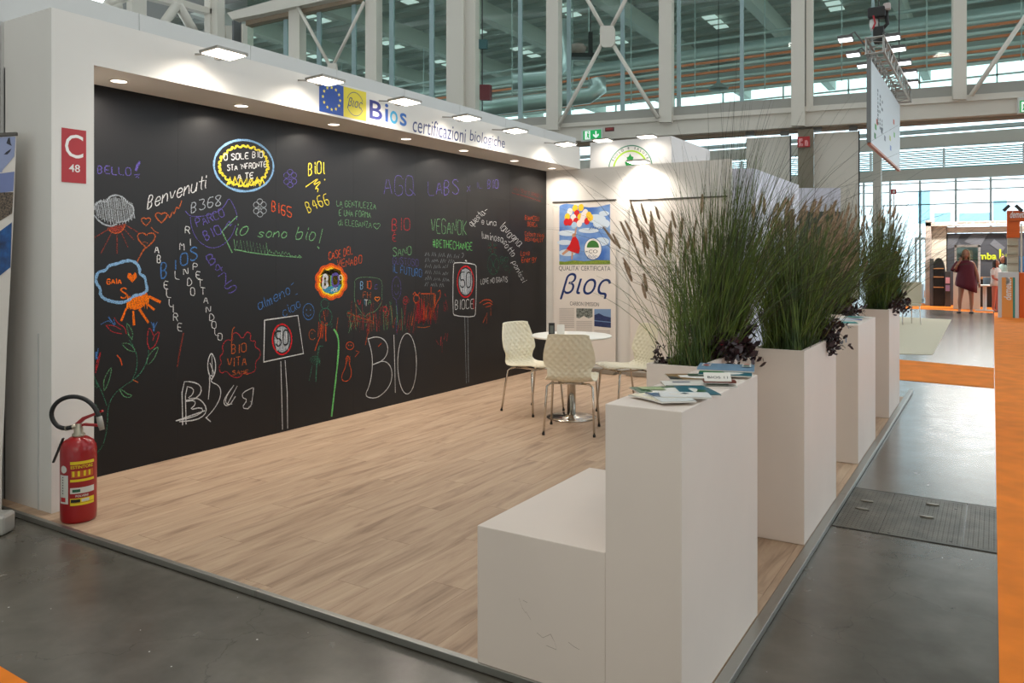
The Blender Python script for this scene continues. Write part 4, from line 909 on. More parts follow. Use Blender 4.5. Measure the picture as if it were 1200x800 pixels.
m = MB(); base = math.atan2(-cF.y, -cF.x)
m.add([(ex + .0958 * math.cos(base + R(-22 + 13 * math.cos(q * math.pi / 10))), ey + .0958 * math.sin(base + R(-22 + 13 * math.cos(q * math.pi / 10))), .308 + .021 * math.sin(q * math.pi / 10)) for q in range(20)], [tuple(range(20))]); m.build('round_label', LW, t)
label_strip(3, 82, .105, .36, mat('label_red2', (150, 24, 24), .5), 'instruction_label', .0006)
label_strip(3, 82, .335, .352, LY, 'yellow_band', .0014); label_strip(6, 78, .262, .30, mat('label_orange', (186, 90, 30), .5), 'pictograms', .0014)
for a in (10, 26, 44, 60): label_strip(a, a + 7, .268, .298, LY, 'pictogram', .002)
label_strip(3, 82, .238, .252, LY, 'yellow_band', .0014); label_strip(3, 82, .172, .205, LW, 'white_band', .0014); label_strip(10, 34, .18, .196, mat('ink_green', (30, 90, 60), .5), 'code_text', .002)
label_strip(3, 82, .105, .118, LY, 'yellow_band', .0014); label_strip(3, 82, .12, .145, LY, 'yellow_band', .0014); label_strip(5, 34, .122, .14, BLACKP, 'black_bar', .002); label_strip(38, 62, .124, .14, LW, 'white_bar', .002)
def curved_text(s, a0, a1, z0, h, col, nm, lift):
    vs, fs = text_tris(s, 1, 0, .02); x0 = min(v.x for v in vs); x1 = max(v.x for v in vs); y0 = min(v.y for v in vs); y1 = max(v.y for v in vs); m = MB(); r_ = .0945 + lift
    m.add([(ex + r_ * math.cos(base + R(a0 + (a1 - a0) * (v.x - x0) / (x1 - x0))), ey + r_ * math.sin(base + R(a0 + (a1 - a0) * (v.x - x0) / (x1 - x0))), z0 + h * (v.y - y0) / (y1 - y0)) for v in vs], fs); m.build(nm, col, t)
curved_text('ESTINTORE', 5, 76, .312, .018, LY, 'lettering', .0022); curved_text('6 kg', 30, 56, .255, .0, LY, 'lettering', .002) if False else None
curved_text('POLVERE', 20, 60, .152, .012, LW, 'lettering', .002)
# ================================================================ PLANTS
GR1 = mat('grass_green', (106, 124, 46), .55, var=.45, vscale=9, two=(50, 72, 26)); GR2 = mat('grass_straw', (134, 122, 74), .7)
STEM = mat('stem_dark', (62, 60, 36), .7)
PL = mat('seed_plume', (180, 154, 128), .9, two=(136, 110, 86), vscale=30)
LEAFD = mat('burgundy_leaf', (66, 36, 40), .45, two=(34, 24, 28), vscale=20); PINK = mat('pink_flower', (190, 40, 72), .6)
prnd = random.Random(5)
def blade(m, root, tip, bend, w_, n=6):
    """flat tapering blade: quadratic curve root -> tip with control point bend"""
    d = (tip - root); side = d.cross(Vector((prnd.uniform(-1, 1), prnd.uniform(-1, 1), .2))).normalized(); b = len(m.v)
    for i in range(n + 1):
        t = i / n; p = root * (1 - t) ** 2 + bend * (2 * t * (1 - t)) + tip * t * t; h = w_ * .5 * (1 - t ** 2.2) + .0003
        m.v.append(p + side * h); m.v.append(p - side * h)
        if i < n: k = b + 2 * i; m.f.append((k, k + 1, k + 3, k + 2))
def plume_mesh(i):
    r_ = random.Random(i); m = MB(); L = .13; n = 9
    m.lathe([(0.001, 0), (.006, .01), (.0085, .035), (.009, .07), (.007, .10), (.003, .125), (.0005, L)], (0, 0, 0), 6)
    for k in range(150):
        z = r_.uniform(0, L); a = r_.uniform(0, 6.28); rr = .011 * math.sin(min(1, (z + .02) / .05) * 1.57) * (1 - (z / L) ** 3 * .6)
        c, s = math.cos(a), math.sin(a); p = Vector((c * .004, s * .004, z)); q = Vector((c * (rr + .008), s * (rr + .008), z + .016)); t_ = Vector((-s, c, 0)) * .0008
        m.add([p + t_, p - t_, q], [(0, 1, 2)])
    me = bpy.data.meshes.new('seed_head'); me.from_pydata([tuple(v) for v in m.v], [], m.f); me.materials.append(PL); return me
PLM = [plume_mesh(i) for i in range(4)]
def grass(label, x0, x1, y0, y1, zb, n, Lr, tilt, plumes, dmin, dmax, lean=(0, 0), wd=.0045, fine=0, dens=None):
    t = thing('ornamental_grass', label, 'plant', ((x0 + x1) / 2, (y0 + y1) / 2, zb), group='ornamental grasses in the planters')
    m = MB(); m2 = MB(); cx, cy = (x0 + x1) / 2, (y0 + y1) / 2
    for i in range(n + fine):
        root = Vector((prnd.uniform(x0, x1), prnd.uniform(y0, y1), zb)); L = prnd.uniform(*Lr) * prnd.uniform(.75, 1)
        th = min(.62, abs(prnd.gauss(0, tilt if i < n else tilt * 1.7))); ph = prnd.uniform(0, 6.283)
        dirv = Vector((math.sin(th) * math.cos(ph) + lean[0], math.sin(th) * math.sin(ph) + lean[1], math.cos(th))).normalized()
        hz = Vector((dirv.x, dirv.y, 0)); droop = prnd.uniform(.02, .16) * (1.0 if i < n else 2.2)
        if i >= n: L = Lr[1] * prnd.uniform(.9, 1.22)
        tip = root + dirv * L + hz * (droop * L * 2.0) - Z * (droop * L * .9 + hz.length * L * .15); bend = root + dirv * (L * .62)
        blade(m if i < n else m2, root, tip, bend, wd if i < n else .0019, 6)
    tag(m.build('blades', GR1, t), kind='stuff')
    ms = MB()
    for (px, py, ang) in plumes:
        tip = od(px, py, prnd.uniform(dmin, dmax)); root = Vector((prnd.uniform(x0, x1), prnd.uniform(y0, y1), zb))
        hd = Vector((tip.x - root.x, tip.y - root.y, 0)); bend = root + hd * .28 + Z * ((tip.z - root.z) * .72)
        pts = [root * (1 - q) ** 2 + bend * (2 * q * (1 - q)) + tip * q * q for q in [k / 7 for k in range(8)]]
        ms.tube(pts, .0014, 4, cap=False)
        d = (pts[-1] - pts[-2]).normalized(); d = (d * .3 + Z * .8 + cR * (ang * .8)).normalized()
        o = bpy.data.objects.new('seed_head', PLM[prnd.randint(0, 3)]); COL.objects.link(o); o.parent = t; o.location = tip - t.location
        o.rotation_euler = d.to_track_quat('Z', 'Y').to_euler(); s_ = prnd.uniform(.62, .98); o.scale = (s_ * prnd.uniform(.9, 1.4),) * 2 + (s_,)
    if m2.v: ms.v += []
    if fine:
        tag(m2.build('thin_stems', STEM, t), kind='stuff')
    if ms.v: tag(ms.build('seed_stems', GR2, t), kind='stuff')
    return t
def spots(x0, x1, y0, y1, n, ang, slope=0.0):
    o = []
    for i in range(n):
        x = prnd.uniform(x0, x1); y = prnd.uniform(y0, y1) + slope * (x - x0); o.append((x, y, prnd.uniform(ang - .25, ang + .25)))
    return o
pl1 = [(722, 287, -.5), (727, 292, -.4), (745, 258, -.15), (758, 262, -.1), (766, 268, .0), (738, 283, -.4), (745, 290, -.3), (741, 275, -.4), (751, 280, 0), (756, 288, -.1), (763, 277, .1), (760, 292, -.1), (773, 258, -.1), (768, 284, .05), (784, 280, .2), (781, 290, .25), (779, 300, .1), (785, 297, .2), (770, 300, 0), (757, 300, -.1), (741, 330, -.2), (739, 318, -.3), (758, 342, 0), (757, 350, 0), (797, 280, .1), (806, 292, .3), (813, 275, .3), (801, 304, .2), (803, 318, .1), (796, 330, 0), (811, 298, .2), (822, 300, .3), (838, 305, .3), (792, 268, -.1), (752, 310, -.1), (748, 268, 0)]
grass('tall green grass with brown bottle-brush seed heads fanning left over the nearest planter', -1.33, -1.16, 3.5, 4.2, .97, 520, (.35, .95), .30, pl1, 4.25, 4.6, wd=.0028, lean=(-.02, 0), fine=60)
grass('very tall upright green grass with thin arching tips rising behind the magazines', -1.30, -1.15, 3.85, 4.25, .97, 640, (.55, 1.38), .19, [(832, 268, .1), (846, 262, .2), (838, 285, 0), (858, 275, .3), (826, 290, .1), (842, 300, .1), (822, 250, .1)], 4.3, 4.5, wd=.0034, lean=(.09, .05), fine=190)
grass('dense green grass with tan seed heads in the second planter along the aisle', -1.09, -.88, 4.35, 5.15, .97, 1500, (.35, 1.0), .24, spots(880, 996, 246, 326, 120, .4), 4.6, 5.3, lean=(-.02, .0), wd=.004, fine=330)
grass('green grass with tan seed heads in the planter behind the narrow leaflet counter', -1.34, -1.16, 7.25, 7.95, .97, 1300, (.5, 1.2), .23, spots(962, 1012, 250, 318, 55, .3), 7.1, 7.6, fine=140)
grass('grass with wispy curved tips in the farthest planter', -1.08, -.89, 8.2, 8.95, .97, 1300, (.4, 1.28), .27, spots(1003, 1054, 250, 318, 60, .4), 7.9, 8.6, lean=(.05, 0), fine=240)
def leafy(label, spots_, z, nleaf, spread, flowers, leaf=.022):
    c0 = spots_[0]; t = thing('trailing_plant', label, 'plant', (c0[0], c0[1], z), group='dark red trailing plants in the planters')
    m = MB(); tw = MB(); fl = []
    for cx, cy in spots_:
        for k in range(int(nleaf / 14)):
            a = prnd.uniform(0, 6.28); rr = prnd.uniform(.3, 1) * spread; root = Vector((cx, cy, z))
            end = root + Vector((math.cos(a) * rr, math.sin(a) * rr, prnd.uniform(-.07, .14) * (1 if rr < .7 * spread else .7))); mid = (root + end) / 2 + Z * .07
            tw.tube([root, mid, end], .0014, 3, cap=False)
            for q in range(14):
                tt = prnd.uniform(.3, 1.02); p = root * (1 - tt) ** 2 + mid * 2 * tt * (1 - tt) + end * tt * tt + Vector((prnd.gauss(0, .014), prnd.gauss(0, .014), prnd.gauss(0, .014)))
                n_ = Vector((prnd.gauss(0, 1), prnd.gauss(0, 1), prnd.gauss(.4, 1))).normalized(); u_ = n_.orthogonal().normalized(); v_ = n_.cross(u_); s = leaf * prnd.uniform(.6, 1.2)
                m.add([p - u_ * s, p - u_ * s * .3 + v_ * s * .5, p + u_ * s * .5 + v_ * s * .4 - n_ * s * .1, p + u_ * s, p + u_ * s * .5 - v_ * s * .4 - n_ * s * .1, p - u_ * s * .3 - v_ * s * .5], [(0, 1, 2, 3, 4, 5)])
            if len(fl) < flowers and prnd.random() < .6: fl.append(end + Z * .01)
    tag(m.build('leaves', LEAFD, t), kind='stuff'); tag(tw.build('twigs', STEM, t), kind='stuff')
    for p in fl:
        f = MB()
        for q in range(6):
            a = q * 1.047; u_ = Vector((math.cos(a), math.sin(a), .5)).normalized(); s_ = Vector((-math.sin(a), math.cos(a), 0)); f.add([p, p + u_ * .008 + s_ * .005, p + u_ * .014, p + u_ * .008 - s_ * .005], [(0, 1, 2, 3)])
        f.build('flower', PINK, t)
leafy('dark burgundy foliage with pink flowers spilling behind the magazines', [(-1.16, 3.85), (-1.15, 4.12)], 1.0, 460, .15, 7)
leafy('dark burgundy foliage hanging over the right corner of the second planter', [(-.90, 4.95), (-.90, 5.12), (-.97, 5.0)], 1.0, 420, .16, 6)
leafy('dark burgundy foliage above the back of the narrow leaflet counter', [(-1.16, 7.3), (-1.15, 7.7)], 1.0, 380, .20, 3)
leafy('dark burgundy foliage spilling right over the farthest planter', [(-.92, 8.4), (-.90, 8.8)], 1.0, 380, .22, 2)
leafy('small dark reddish plant at the left front corner of the nearest planter', [(-1.35, 3.44)], 1.0, 60, .07, 0, leaf=.013)
# ================================================================ HALL: glazed gallery wall behind the stalls
gd = (cF + cR * (-2150 / F)).normalized(); GP0 = od(940, 302, 20); GN = Vector((-gd.y, gd.x, 0))
if GN.dot(cF) < 0: GN = -GN
def gpr(m, s, off=0.0, th=.3, P0=None, N=None):
    """prism: outline given by reference rays onto a plane, extruded away from the viewer"""
    P0 = GP0 if P0 is None else P0; N = GN if N is None else N
    v = [float(q) for q in s.split()] if isinstance(s, str) else s
    m.prism([opl(a, b, P0 + N * off, N) for a, b in zip(v[0::2], v[1::2])], N * th); return m
gal = tag(gpr(MB(), '440 163.1 1330 102.7 1330 84.1 440 151.6', .0, .30).build('wall_gallery', mat('grey_sill', (158, 156, 148), .5)), kind='structure')
gpr(MB(), '440 160 1330 97.3 1330 105.5 440 163.5', -.12, .5).build('flange', BEIGE, gal)
gpr(MB(), '440 163.4 1330 105.5 1330 123.8 440 180.1', -.05, .4).build('lower_beam', BEIGE, gal)
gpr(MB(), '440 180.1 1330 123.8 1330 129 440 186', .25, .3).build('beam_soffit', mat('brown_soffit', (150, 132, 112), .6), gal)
for a, b, yb, o_ in ((523, 543, 165, -.25), (543, 557, 163, -.12), (640, 654, 152, -.25), (772, 787, 143, -.25), (927, 943, 147, -.25), (944.5, 953, 131, -.1), (1117, 1133, 116, -.25), (338, 351, 180, -.2), (428, 441, 175, -.2), (1322, 1345, 100, -.2)):
    gpr(MB(), [a, yb, b, yb, b, -70, a, -70], o_, .35).build('column', BEIGE, gal)
gpr(MB(), [943.3, 131, 944.5, 131, 944.5, -70, 943.3, -70], -.05, .1).build('column_joint', DARKM, gal)
c0 = gpr(MB(), [935, 152, 953, 151, 953, 352, 935, 352], -.05, .45); c0.build('column', mat('olive_steel', (124, 116, 98), .5), gal)
TEALM = mat('teal_mullion', (150, 174, 176), .4)
for a, w_ in ((332, 4.5), (371, 4.5), (412, 4.5), (456, 5), (503, 5), (607, 4.5), (664, 4.5), (727, 4.5), (793, 4.5), (867, 4.5), (1021, 4), (1215, 5)):
    gpr(MB(), [a, 165 - (a - 440) * .07, a + w_, 165 - (a - 440) * .07, a + w_, -70, a, -70], .1, .08).build('mullion', TEALM, gal)
GL = mat_glass('greenish_glass', (236, 246, 241), .012)
xs = [290, 338, 428, 525, 640, 772, 927, 1117, 1330]
for a, b in zip(xs[:-1], xs[1:]):
    gpr(MB(), [a, 163 - (a - 440) * .07, b, 163 - (b - 440) * .07, b, -70, a, -70], .14, .012).build('pane', GL, gal)
# upper beams at the left end and bracing tubes
gpr(MB(), '266 15 320 0 400 -22 400 -4 300 17.5 272 23', -.4, .35).build('upper_beam', BEIGE, gal)
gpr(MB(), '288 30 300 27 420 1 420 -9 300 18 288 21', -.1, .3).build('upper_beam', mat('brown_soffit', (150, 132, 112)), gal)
def gt(pts, r, name='brace', m=BEIGE, off=-.3):
    P = [opl(a, b, GP0 + GN * off, GN) for a, b in pts]; return MB().tube(P, r, 10).build(name, m, gal, smooth=True)
for p in (((683, -10), (707, 33)), ((738, -10), (716, 33)), ((706, 50), (655, 147)), ((717, 50), (771, 138)), ((349, 8), (387, 78)), ((427, 2), (390, 78)), ((1204, 16), (1138, 112))): gt(p, .055)
gpr(MB(), '704 30 718 30 720 34 720 51 716 55 706 55 703 51 703 34', -.38, .1).build('node_plate', BEIGE, gal)
gpr(MB(), '384 74 393 74 394 82 383 82', -.38, .1).build('node_plate', BEIGE, gal)
# corner post and the truss of the side wall, which runs away towards the viewer
Pc = opl(262, 100, GP0, GN); SN = Vector((-1, 0, 0))
def spr(s, name, m=BEIGE, off=0, th=.3): return gpr(MB(), s, off, th, Pc, SN).build(name, m, gal)
spr('246 95 254 95 254 -60 246 -60', 'column'); spr('254.5 95 263.5 95 263.5 -60 254.5 -60', 'column', off=-.3); spr('155 60 172 60 172 -60 155 -60', 'column')
spr('265 95 272 95 272 30 265 30', 'column', off=-.2, th=.1); spr('274 95 283 95 283 24 274 24', 'column', mat('dark_gap', (96, 98, 98), .6), off=.1, th=.1); spr('285 95 297 95 297 28 285 28', 'column', off=-.2, th=.1)
spr('120 -30 254 12 254 18 120 -16', 'upper_beam'); 
for p in (((207, 6), (186, 36)), ((209, 6), (230, 42)), ((140, 6), (120, 12)), ((146, -4), (126, 6))):
    MB().tube([opl(a, b, Pc, SN) for a, b in p], .16, 8).build('brace', BEIGE, gal, smooth=True)
# cable, boxes
t = thing('cable_box', 'small dark red box hanging on a cable in front of the gallery glass', 'box', opl(568, 117, GP0 + GN * -.6, GN))
gpr(MB(), '562 117 574 117 574 99 562 99', -.6, .15).build('housing', mat('dark_red_box', (92, 24, 28), .5), t)
gpr(MB(), '564.5 130 565.5 130 565.5 -60 564.5 -60', -.55, .02).build('cable', DARKM, t)
gpr(MB(), '561 57 570 57 570 46 561 46', -.6, .1).build('clamp', mat('teal_box', (40, 84, 84), .5), t)
def exit_sign(pts, label, parts):
    v = pts; t = thing('exit_sign', label, 'sign', opl(v[0], v[1], GP0 + GN * -.5, GN)); gpr(MB(), v, -.45, .08).build('casing', mat('casing_white', (210, 212, 208), .5), t); return t
t = exit_sign([681, 166, 706, 164, 706, 150, 681, 152], 'green and white emergency exit sign with running figure and arrow under the gallery beam', 0)
GE = mat('exit_green', (20, 160, 84), .5, emit=.5); WE = mat('exit_white', (240, 250, 244), .5, emit=.5)
gpr(MB(), '683.5 164 704 162 704 151.5 683.5 153.5', -.47, .02).build('face', GE, t)
gpr(MB(), '685.5 163.5 691.5 163 691.5 153.3 685.5 153.8', -.48, .01).build('door_symbol', WE, t)
m = MB(); gpr(m, '687 162 688.2 159 687.5 156.6 689 155.8 690.8 158 689.6 158.5 690.6 161.8 689.6 162.4 688.8 160', -.49, .01); gpr(m, '688.4 155.5 689.8 155.4 689.8 154 688.4 154.1', -.49, .01); m.build('running_figure', GE, t)
gpr(MB(), '697.6 153.6 699 153.5 699 158 701.6 156.4 701.6 158.4 698.3 161.6 695 159 695 157 697.6 158.4', -.48, .01).build('arrow', WE, t)
t = thing('display_box', 'small dark red display beside the exit sign', 'display', opl(714, 151, GP0 + GN * -.5, GN)); gpr(MB(), '709 154 719 153.2 719 148.8 709 149.6', -.45, .06).build('casing', mat('dark_red_box', (92, 24, 28)), t); m = MB()
for i in range(4): gpr(m, [710.3 + 2.1 * i, 152.6 - .15 * i, 711.8 + 2.1 * i, 152.5 - .15 * i, 711.8 + 2.1 * i, 150 - .15 * i, 710.3 + 2.1 * i, 150.1 - .15 * i], -.46, .01)
m.build('digits', mat('digit_red', (160, 60, 56), .5), t)
t = exit_sign([1193, 133, 1212, 132, 1212, 113, 1193, 114], 'green exit sign at the right edge of the picture', 0); gpr(MB(), '1195.5 131.5 1211 130.5 1211 117 1195.5 118', -.47, .02).build('face', GE, t); gpr(MB(), '1197 131 1202 130.6 1202 119 1197 119.3', -.48, .01).build('door_symbol', WE, t)
m = MB(); gpr(m, '1198 129 1199.5 126 1198.8 122 1200.6 121.5 1201.6 125 1200.6 129', -.49, .01); m.build('running_figure', GE, t)
t = thing('fire_hose_sign', 'square red fire hose and extinguisher sign on the olive column', 'sign', opl(942, 172, GP0 + GN * -.2, GN))
gpr(MB(), '934.5 172.5 949 172 949 159.5 934.5 160.5', -.12, .04).build('plate', mat('sign_red', (178, 28, 36)), t)
m = MB(); gpr(m, '936 171.3 941 171 941 168 938.5 168 938.5 166 940.5 165 940.5 162 936 162.3', -.13, .01); gpr(m, '943 171 947 170.8 947 166 945.5 164 943 164.5', -.13, .01); m.build('symbols', mat('sign_pink', (226, 150, 150), .5), t)
# sliding panels under the beam, hung from a rail
for k, (a, b, yt, lb) in enumerate(((874.5, 925.5, 161, 'cream sliding panel left of the olive column, hung from the gallery beam'), (954, 1006, 155.5, 'cream sliding panel right of the olive column, hung from the gallery beam'))):
    t = thing('sliding_panel', lb, 'panel', opl(a, 345, GP0 + GN * .3, GN), group='cream sliding panels')
    gpr(MB(), [a, 352, b, 351, b, yt - 2, a, yt + 1], .2, .06).build('leaf', BEIGE, t)
    gpr(MB(), [b, 351, b + 1.6, 351, b + 1.6, yt - 2.5, b, yt - 2.5], .19, .08).build('edge_profile', DARKM, t)
    for xx in (a + 4, b - 6): gpr(MB(), [xx - 5, yt - 2.5, xx + 5, yt - 3, xx + 5, yt - 8, xx - 5, yt - 7], .15, .12).build('roller', mat('roller_grey', (96, 94, 90), .35, .8), t)

# ---------------------------------------------------------------- neighbour hall seen through and under the gallery
HX0, HX1, HY0, HY1 = -75, 22, 24.5, 60
ceil = tag(MB().box(HX0, HX1, HY0, HY1, 14.6, 14.8).build('ceiling', mat('roof_deck', (212, 218, 214), .6)), kind='structure')
for i in range(24): MB().box(HX0, HX1, HY0 + 1.5 * i, HY0 + 1.5 * i + .12, 14.35, 14.6).build('purlin', mat('roof_purlin', (176, 184, 180), .6), ceil)
for i in range(16):
    x = -70 + 6.0 * i; MB().box(x - .25, x + .25, HY0, HY1, 13.5, 14.35).build('roof_beam', mat('roof_beam', (186, 192, 182), .6), ceil)
rl = mat('roof_light', (232, 246, 244), .5, emit=.55)
for i in range(15):
    x = -67 + 6.0 * i
    for j in range(5):
        for k in range(3): MB().box(x - .35, x + .35, HY0 + 4 + 6.2 * j + 1.0 * k, HY0 + 4 + 6.2 * j + 1.0 * k + .6, 14.3, 14.34).build('roof_light', rl, ceil)
# services: round ducts and cable trays running across
ORT = mat('orange_tray', (224, 130, 84), .5); GAL = mat('galvanised', (176, 192, 190), .35, .3); WTR = mat('pale_pipe', (206, 224, 222), .5)
DY = 36
def run(label, z, r, m, y=DY, flat=False, cat='pipe', nm='service_pipe'):
    if flat: o = MB().box(HX0, 20, y - .07, y + .07, z - r, z + r).build(nm, m)
    else: o = MB().tube([(HX0, y, z), (20, y, z)], r, 12).build(nm, m, smooth=True)
    tag(o, label, cat, 'services under the far roof'); return o
run('topmost orange cable tray crossing under the far roof', 10.60, .05, ORT, flat=True, cat='cable tray', nm='cable_tray')
run('thick galvanised air duct above the pale pipes under the far roof', 11.35, .36, GAL, y=37.4, cat='duct', nm='air_duct')
run('pale pipe just below the topmost orange tray under the far roof', 10.35, .07, WTR)
run('second orange cable tray from the top under the far roof', 10.12, .05, ORT, flat=True, cat='cable tray', nm='cable_tray')
run('galvanised duct between the orange trays under the far roof', 9.87, .13, GAL, y=36.6, cat='duct', nm='air_duct')
run('third orange cable tray from the top under the far roof', 9.63, .045, ORT, flat=True, cat='cable tray', nm='cable_tray')
run('lowest orange cable tray under the far roof', 9.30, .04, ORT, flat=True, cat='cable tray', nm='cable_tray')
run('lowest pale pipe under the far roof', 9.15, .06, WTR)
run('pale pipe between the first two orange trays', 10.86, .06, WTR, y=36.3); run('upper of two thin pale pipes above the third orange tray', 9.76, .05, WTR, y=35.8); run('lower of two thin pale pipes below the third orange tray', 9.47, .05, WTR, y=35.8); run('thin grey pipe above the big duct', 11.9, .08, GAL, y=37)
for i in range(24):
    x = -60 + 3.2 * i; tag(MB().box(x, x + .04, DY - .3, DY - .26, 9.0, 14.61).build('hanger_rod', GAL), 'thin rod hanging the pipes and trays from the far roof', 'rod', 'hanger rods under the far roof')
# bent silver duct
P = [od(a, b, 30) for a, b in ((655, 24), (657, 60), (655, 78), (640, 92), (600, 96))]
tag(MB().tube([Vector(p) for p in [Vector((q[0], q[1], 0)) for q in []]] or P, .32, 14).build('air_duct', mat('silver_duct', (186, 200, 200), .3, .6), smooth=True), 'bent silver duct dropping from the far roof left of the bracing', 'duct', 'services under the far roof')
P = [od(a, b, 29) for a, b in ((560, 128), (640, 118), (690, 112), (702, 104), (700, 92))]
for px_ in (600, 690): q = od(px_, 112, 29); tag(MB().tube([q, Vector((q.x, q.y, 14.61))], .02, 5).build('hanger_rod', GAL), 'rod holding the curved silver duct, ' + ('near its straight end' if px_ == 600 else 'near its elbow'), 'rod')
tag(MB().tube(P, .3, 14).build('air_duct', mat('silver_duct', (186, 200, 200)), smooth=True), 'curved silver duct ending in an elbow left of the tall column', 'duct', 'services under the far roof')
t = thing('pendant_lamp', 'grey bell-shaped pendant lamp hanging in the far hall', 'lamp', od(842, 104, 30)); q = od(842, 103, 30)
MB().lathe([(.36, -.06), (.38, 0), (.2, .12), (.08, .2), (.05, .34), (0, .36)], q, 20).build('shade', mat('lamp_grey', (120, 132, 130), .5), t, smooth=True); MB().tube([q + Z * .3, Vector((q.x, q.y, 14.61))], .015, 5).build('cord', DARKM, t)
t = thing('air_handler', 'dark projector-like unit hanging under the far roof', 'unit', od(683, 68, 27)); q = od(683, 66, 27)
MB().obox(q + Z * .0, cR, cF, Z, .5, .2, .07).build('tray', BLACKP, t); MB().obox(q + cR * .26 + Z * .4, cR, cF, Z, .07, .1, .42).build('bracket', BLACKP, t); MB().tube([q + cR * .26 + Z * .8, Vector((q.x + cR.x * .26, q.y + cR.y * .26, 14.61))], .02, 5).build('hanging_rod', DARKM, t); MB().lathe([(.12, 0), (.25, .1), (.3, .3), (.22, .4)], q - cR * .18, 12).build('bell', mat('lamp_grey2', (150, 130, 124), .5), t, smooth=True)

# roof and walls of the hall the stalls stand in (not in view; roof slots shaped to darken the front and light the far end)
hr = tag(MB().box(-60, 34, -22, 5.0, 13.0, 13.3).build('ceiling', mat('hall_roof', (168, 168, 162), .7)), kind='structure')
y = 6.6
while y < 23: MB().box(-60, 34, y, y + 2.55, 13.0, 13.3).build('roof_strip', MATS['hall_roof'], hr); y += 3.6
tag(MB().box(-60, 34, -22.3, -22, GROUND, 13.3).build('wall_rear', mat('hall_wall', (176, 172, 164), .7)), kind='structure')
tag(MB().box(34, 34.3, 6, 50, GROUND, 3.5).box(34, 34.3, -22, 6, GROUND, 13.3).build('wall_right', MATS['hall_wall']), kind='structure')  # low stretch shaped to let sky light onto the far planters
# far facade of the neighbour hall (Y = 50): bands, louvres, glazing frames
FY = 50.0
fac = tag(MB().box(HX0, HX1, FY, FY + .5, 12.2, 15).build('wall_far', mat('far_wall', (176, 184, 180), .6)), kind='structure')
def fz(px, py): return oy(px, py, FY).z
MB().box(HX0, HX1, FY - .6, FY, fz(1127, 171), fz(1127, 157)).build('band', BEIGE, fac)
MB().box(HX0, HX1, FY - .5, FY, fz(1127, 209), fz(1127, 196.5)).build('band', BEIGE, fac)
MB().tube([(HX0, FY - .9, fz(1127, 153.5)), (HX1, FY - .9, fz(1127, 153.5))], .13, 10).build('pipe', WTR, fac)
FRM = mat('pale_frame', (236, 242, 242), .5)
zt = 12.2
for i in range(26): 
    x = HX0 + 3.75 * i; MB().box(x, x + .08, FY + .1, FY + .25, 9.3, zt).build('mullion', FRM, fac)
for z in (9.6, 10.4, 11.4): MB().box(HX0, HX1, FY + .1, FY + .2, z, z + .09).build('transom', FRM, fac)
lz0, lz1 = fz(1127, 195.5), fz(1127, 172)
for i in range(9):
    z = lz0 + (lz1 - lz0) * (i + .3) / 9; MB().obox((-26, FY + .1, z), X, Vector((0, .8, .6)), Vector((0, -.6, .8)), 48, .055, .008).build('louvre', mat('louvre_cyan', (140, 196, 196), .5), fac)
for i in range(26):
    x = HX0 + 3.75 * i + 1.2; MB().box(x, x + .12, FY + .0, FY + .25, lz0, lz1).build('mullion', FRM, fac)
for py in (212, 222, 238): z = fz(1127, py); MB().box(HX0, HX1, FY + .1, FY + .22, z - .03, z + .03).build('transom', FRM, fac)
for px in (1043, 1078, 1120, 1161, 1225, 1012, 990, 1290): x = oy(px, 250, FY).x; MB().box(x - .06, x + .06, FY + .05, FY + .15, GROUND, fz(1127, 209)).build('mullion', FRM, fac)
for px, w_ in ((1027.5, 4.8),):
    a = oy(px - w_, 250, 44).x; b = oy(px + w_, 250, 44).x; MB().box(a, b, 44, 44.5, GROUND, 9.5).build('column', BEIGE, fac)
t = thing('fire_sign', 'small red and white sign high on the far glazing left of the far stalls', 'sign', oy(1048, 228, 43.9)); a = oy(1044, 227.5, 43.9); b = oy(1050.5, 221.5, 43.9)
MB().box(a.x, b.x, 43.88, 43.9, a.z, b.z).build('plate', mat('sign_red', (178, 28, 36)), t); MB().box(a.x + .08, a.x + .2, 43.86, 43.88, a.z + .05, b.z - .05).build('symbol', WHITE, t); MB().box(a.x + .12, a.x + .16, 43.9, 43.94, GROUND, b.z).build('post', WHITE, t)
# blueish blind panels and tinted panes
for a, b, ya, yb in ((1076, 1090, 223, 262), (1095, 1114, 249, 262), (1124, 1160, 249, 262), (1164, 1180, 234, 262)):
    p = oy(a, yb, FY - .1); q = oy(b, ya, FY - .1); MB().box(p.x, q.x, FY - .12, FY - .1, p.z, q.z).build('tinted_pane', mat_glass('blue_tinted_glass', (206, 226, 234), .05), fac)
MB().box(HX0, HX1, FY + .3, FY + .32, GROUND, zt).build('glazing', mat_glass('clear_far_glass', (240, 248, 250), .03), fac)

# ---------------------------------------------------------------- neighbouring stall behind the back wall
SY = 10.42
sx0, sx1 = oy(691.5, 180, SY).x, oy(787, 180, SY).x; zt1 = oy(740, 163, SY).z; ye = ox(832, 180, sx1).y
t = thing('stall_fascia', 'white fascia box of the neighbouring stall with a round green leaf emblem', 'stall', ((sx0 + sx1) / 2, SY, 0))
MB().box(sx0, sx1, SY, ye, 2.45, zt1).build('fascia', mat('fascia_white', (232, 228, 226), .5), t)
MB().box(sx0, sx0 + .1, SY, SY + .1, GROUND, 2.45).build('post', WHITE, t); MB().box(sx1 - .1, sx1, ye - .1, ye, GROUND, 2.45).build('post', WHITE, t)
def sp(px, py, l=0): q = oy(px, py, SY - l); return q
cc = sp(738.5, 198); rr = (sp(738.5, 170).z - cc.z)
def ring(m, r0, r1, a0, a1, l, n=48): m.grid([[(cc.x + q * math.cos(R(a0 + (a1 - a0) * i / n)), SY - l, cc.z + q * math.sin(R(a0 + (a1 - a0) * i / n))) for i in range(n + 1)] for q in (r0, r1)]); return m
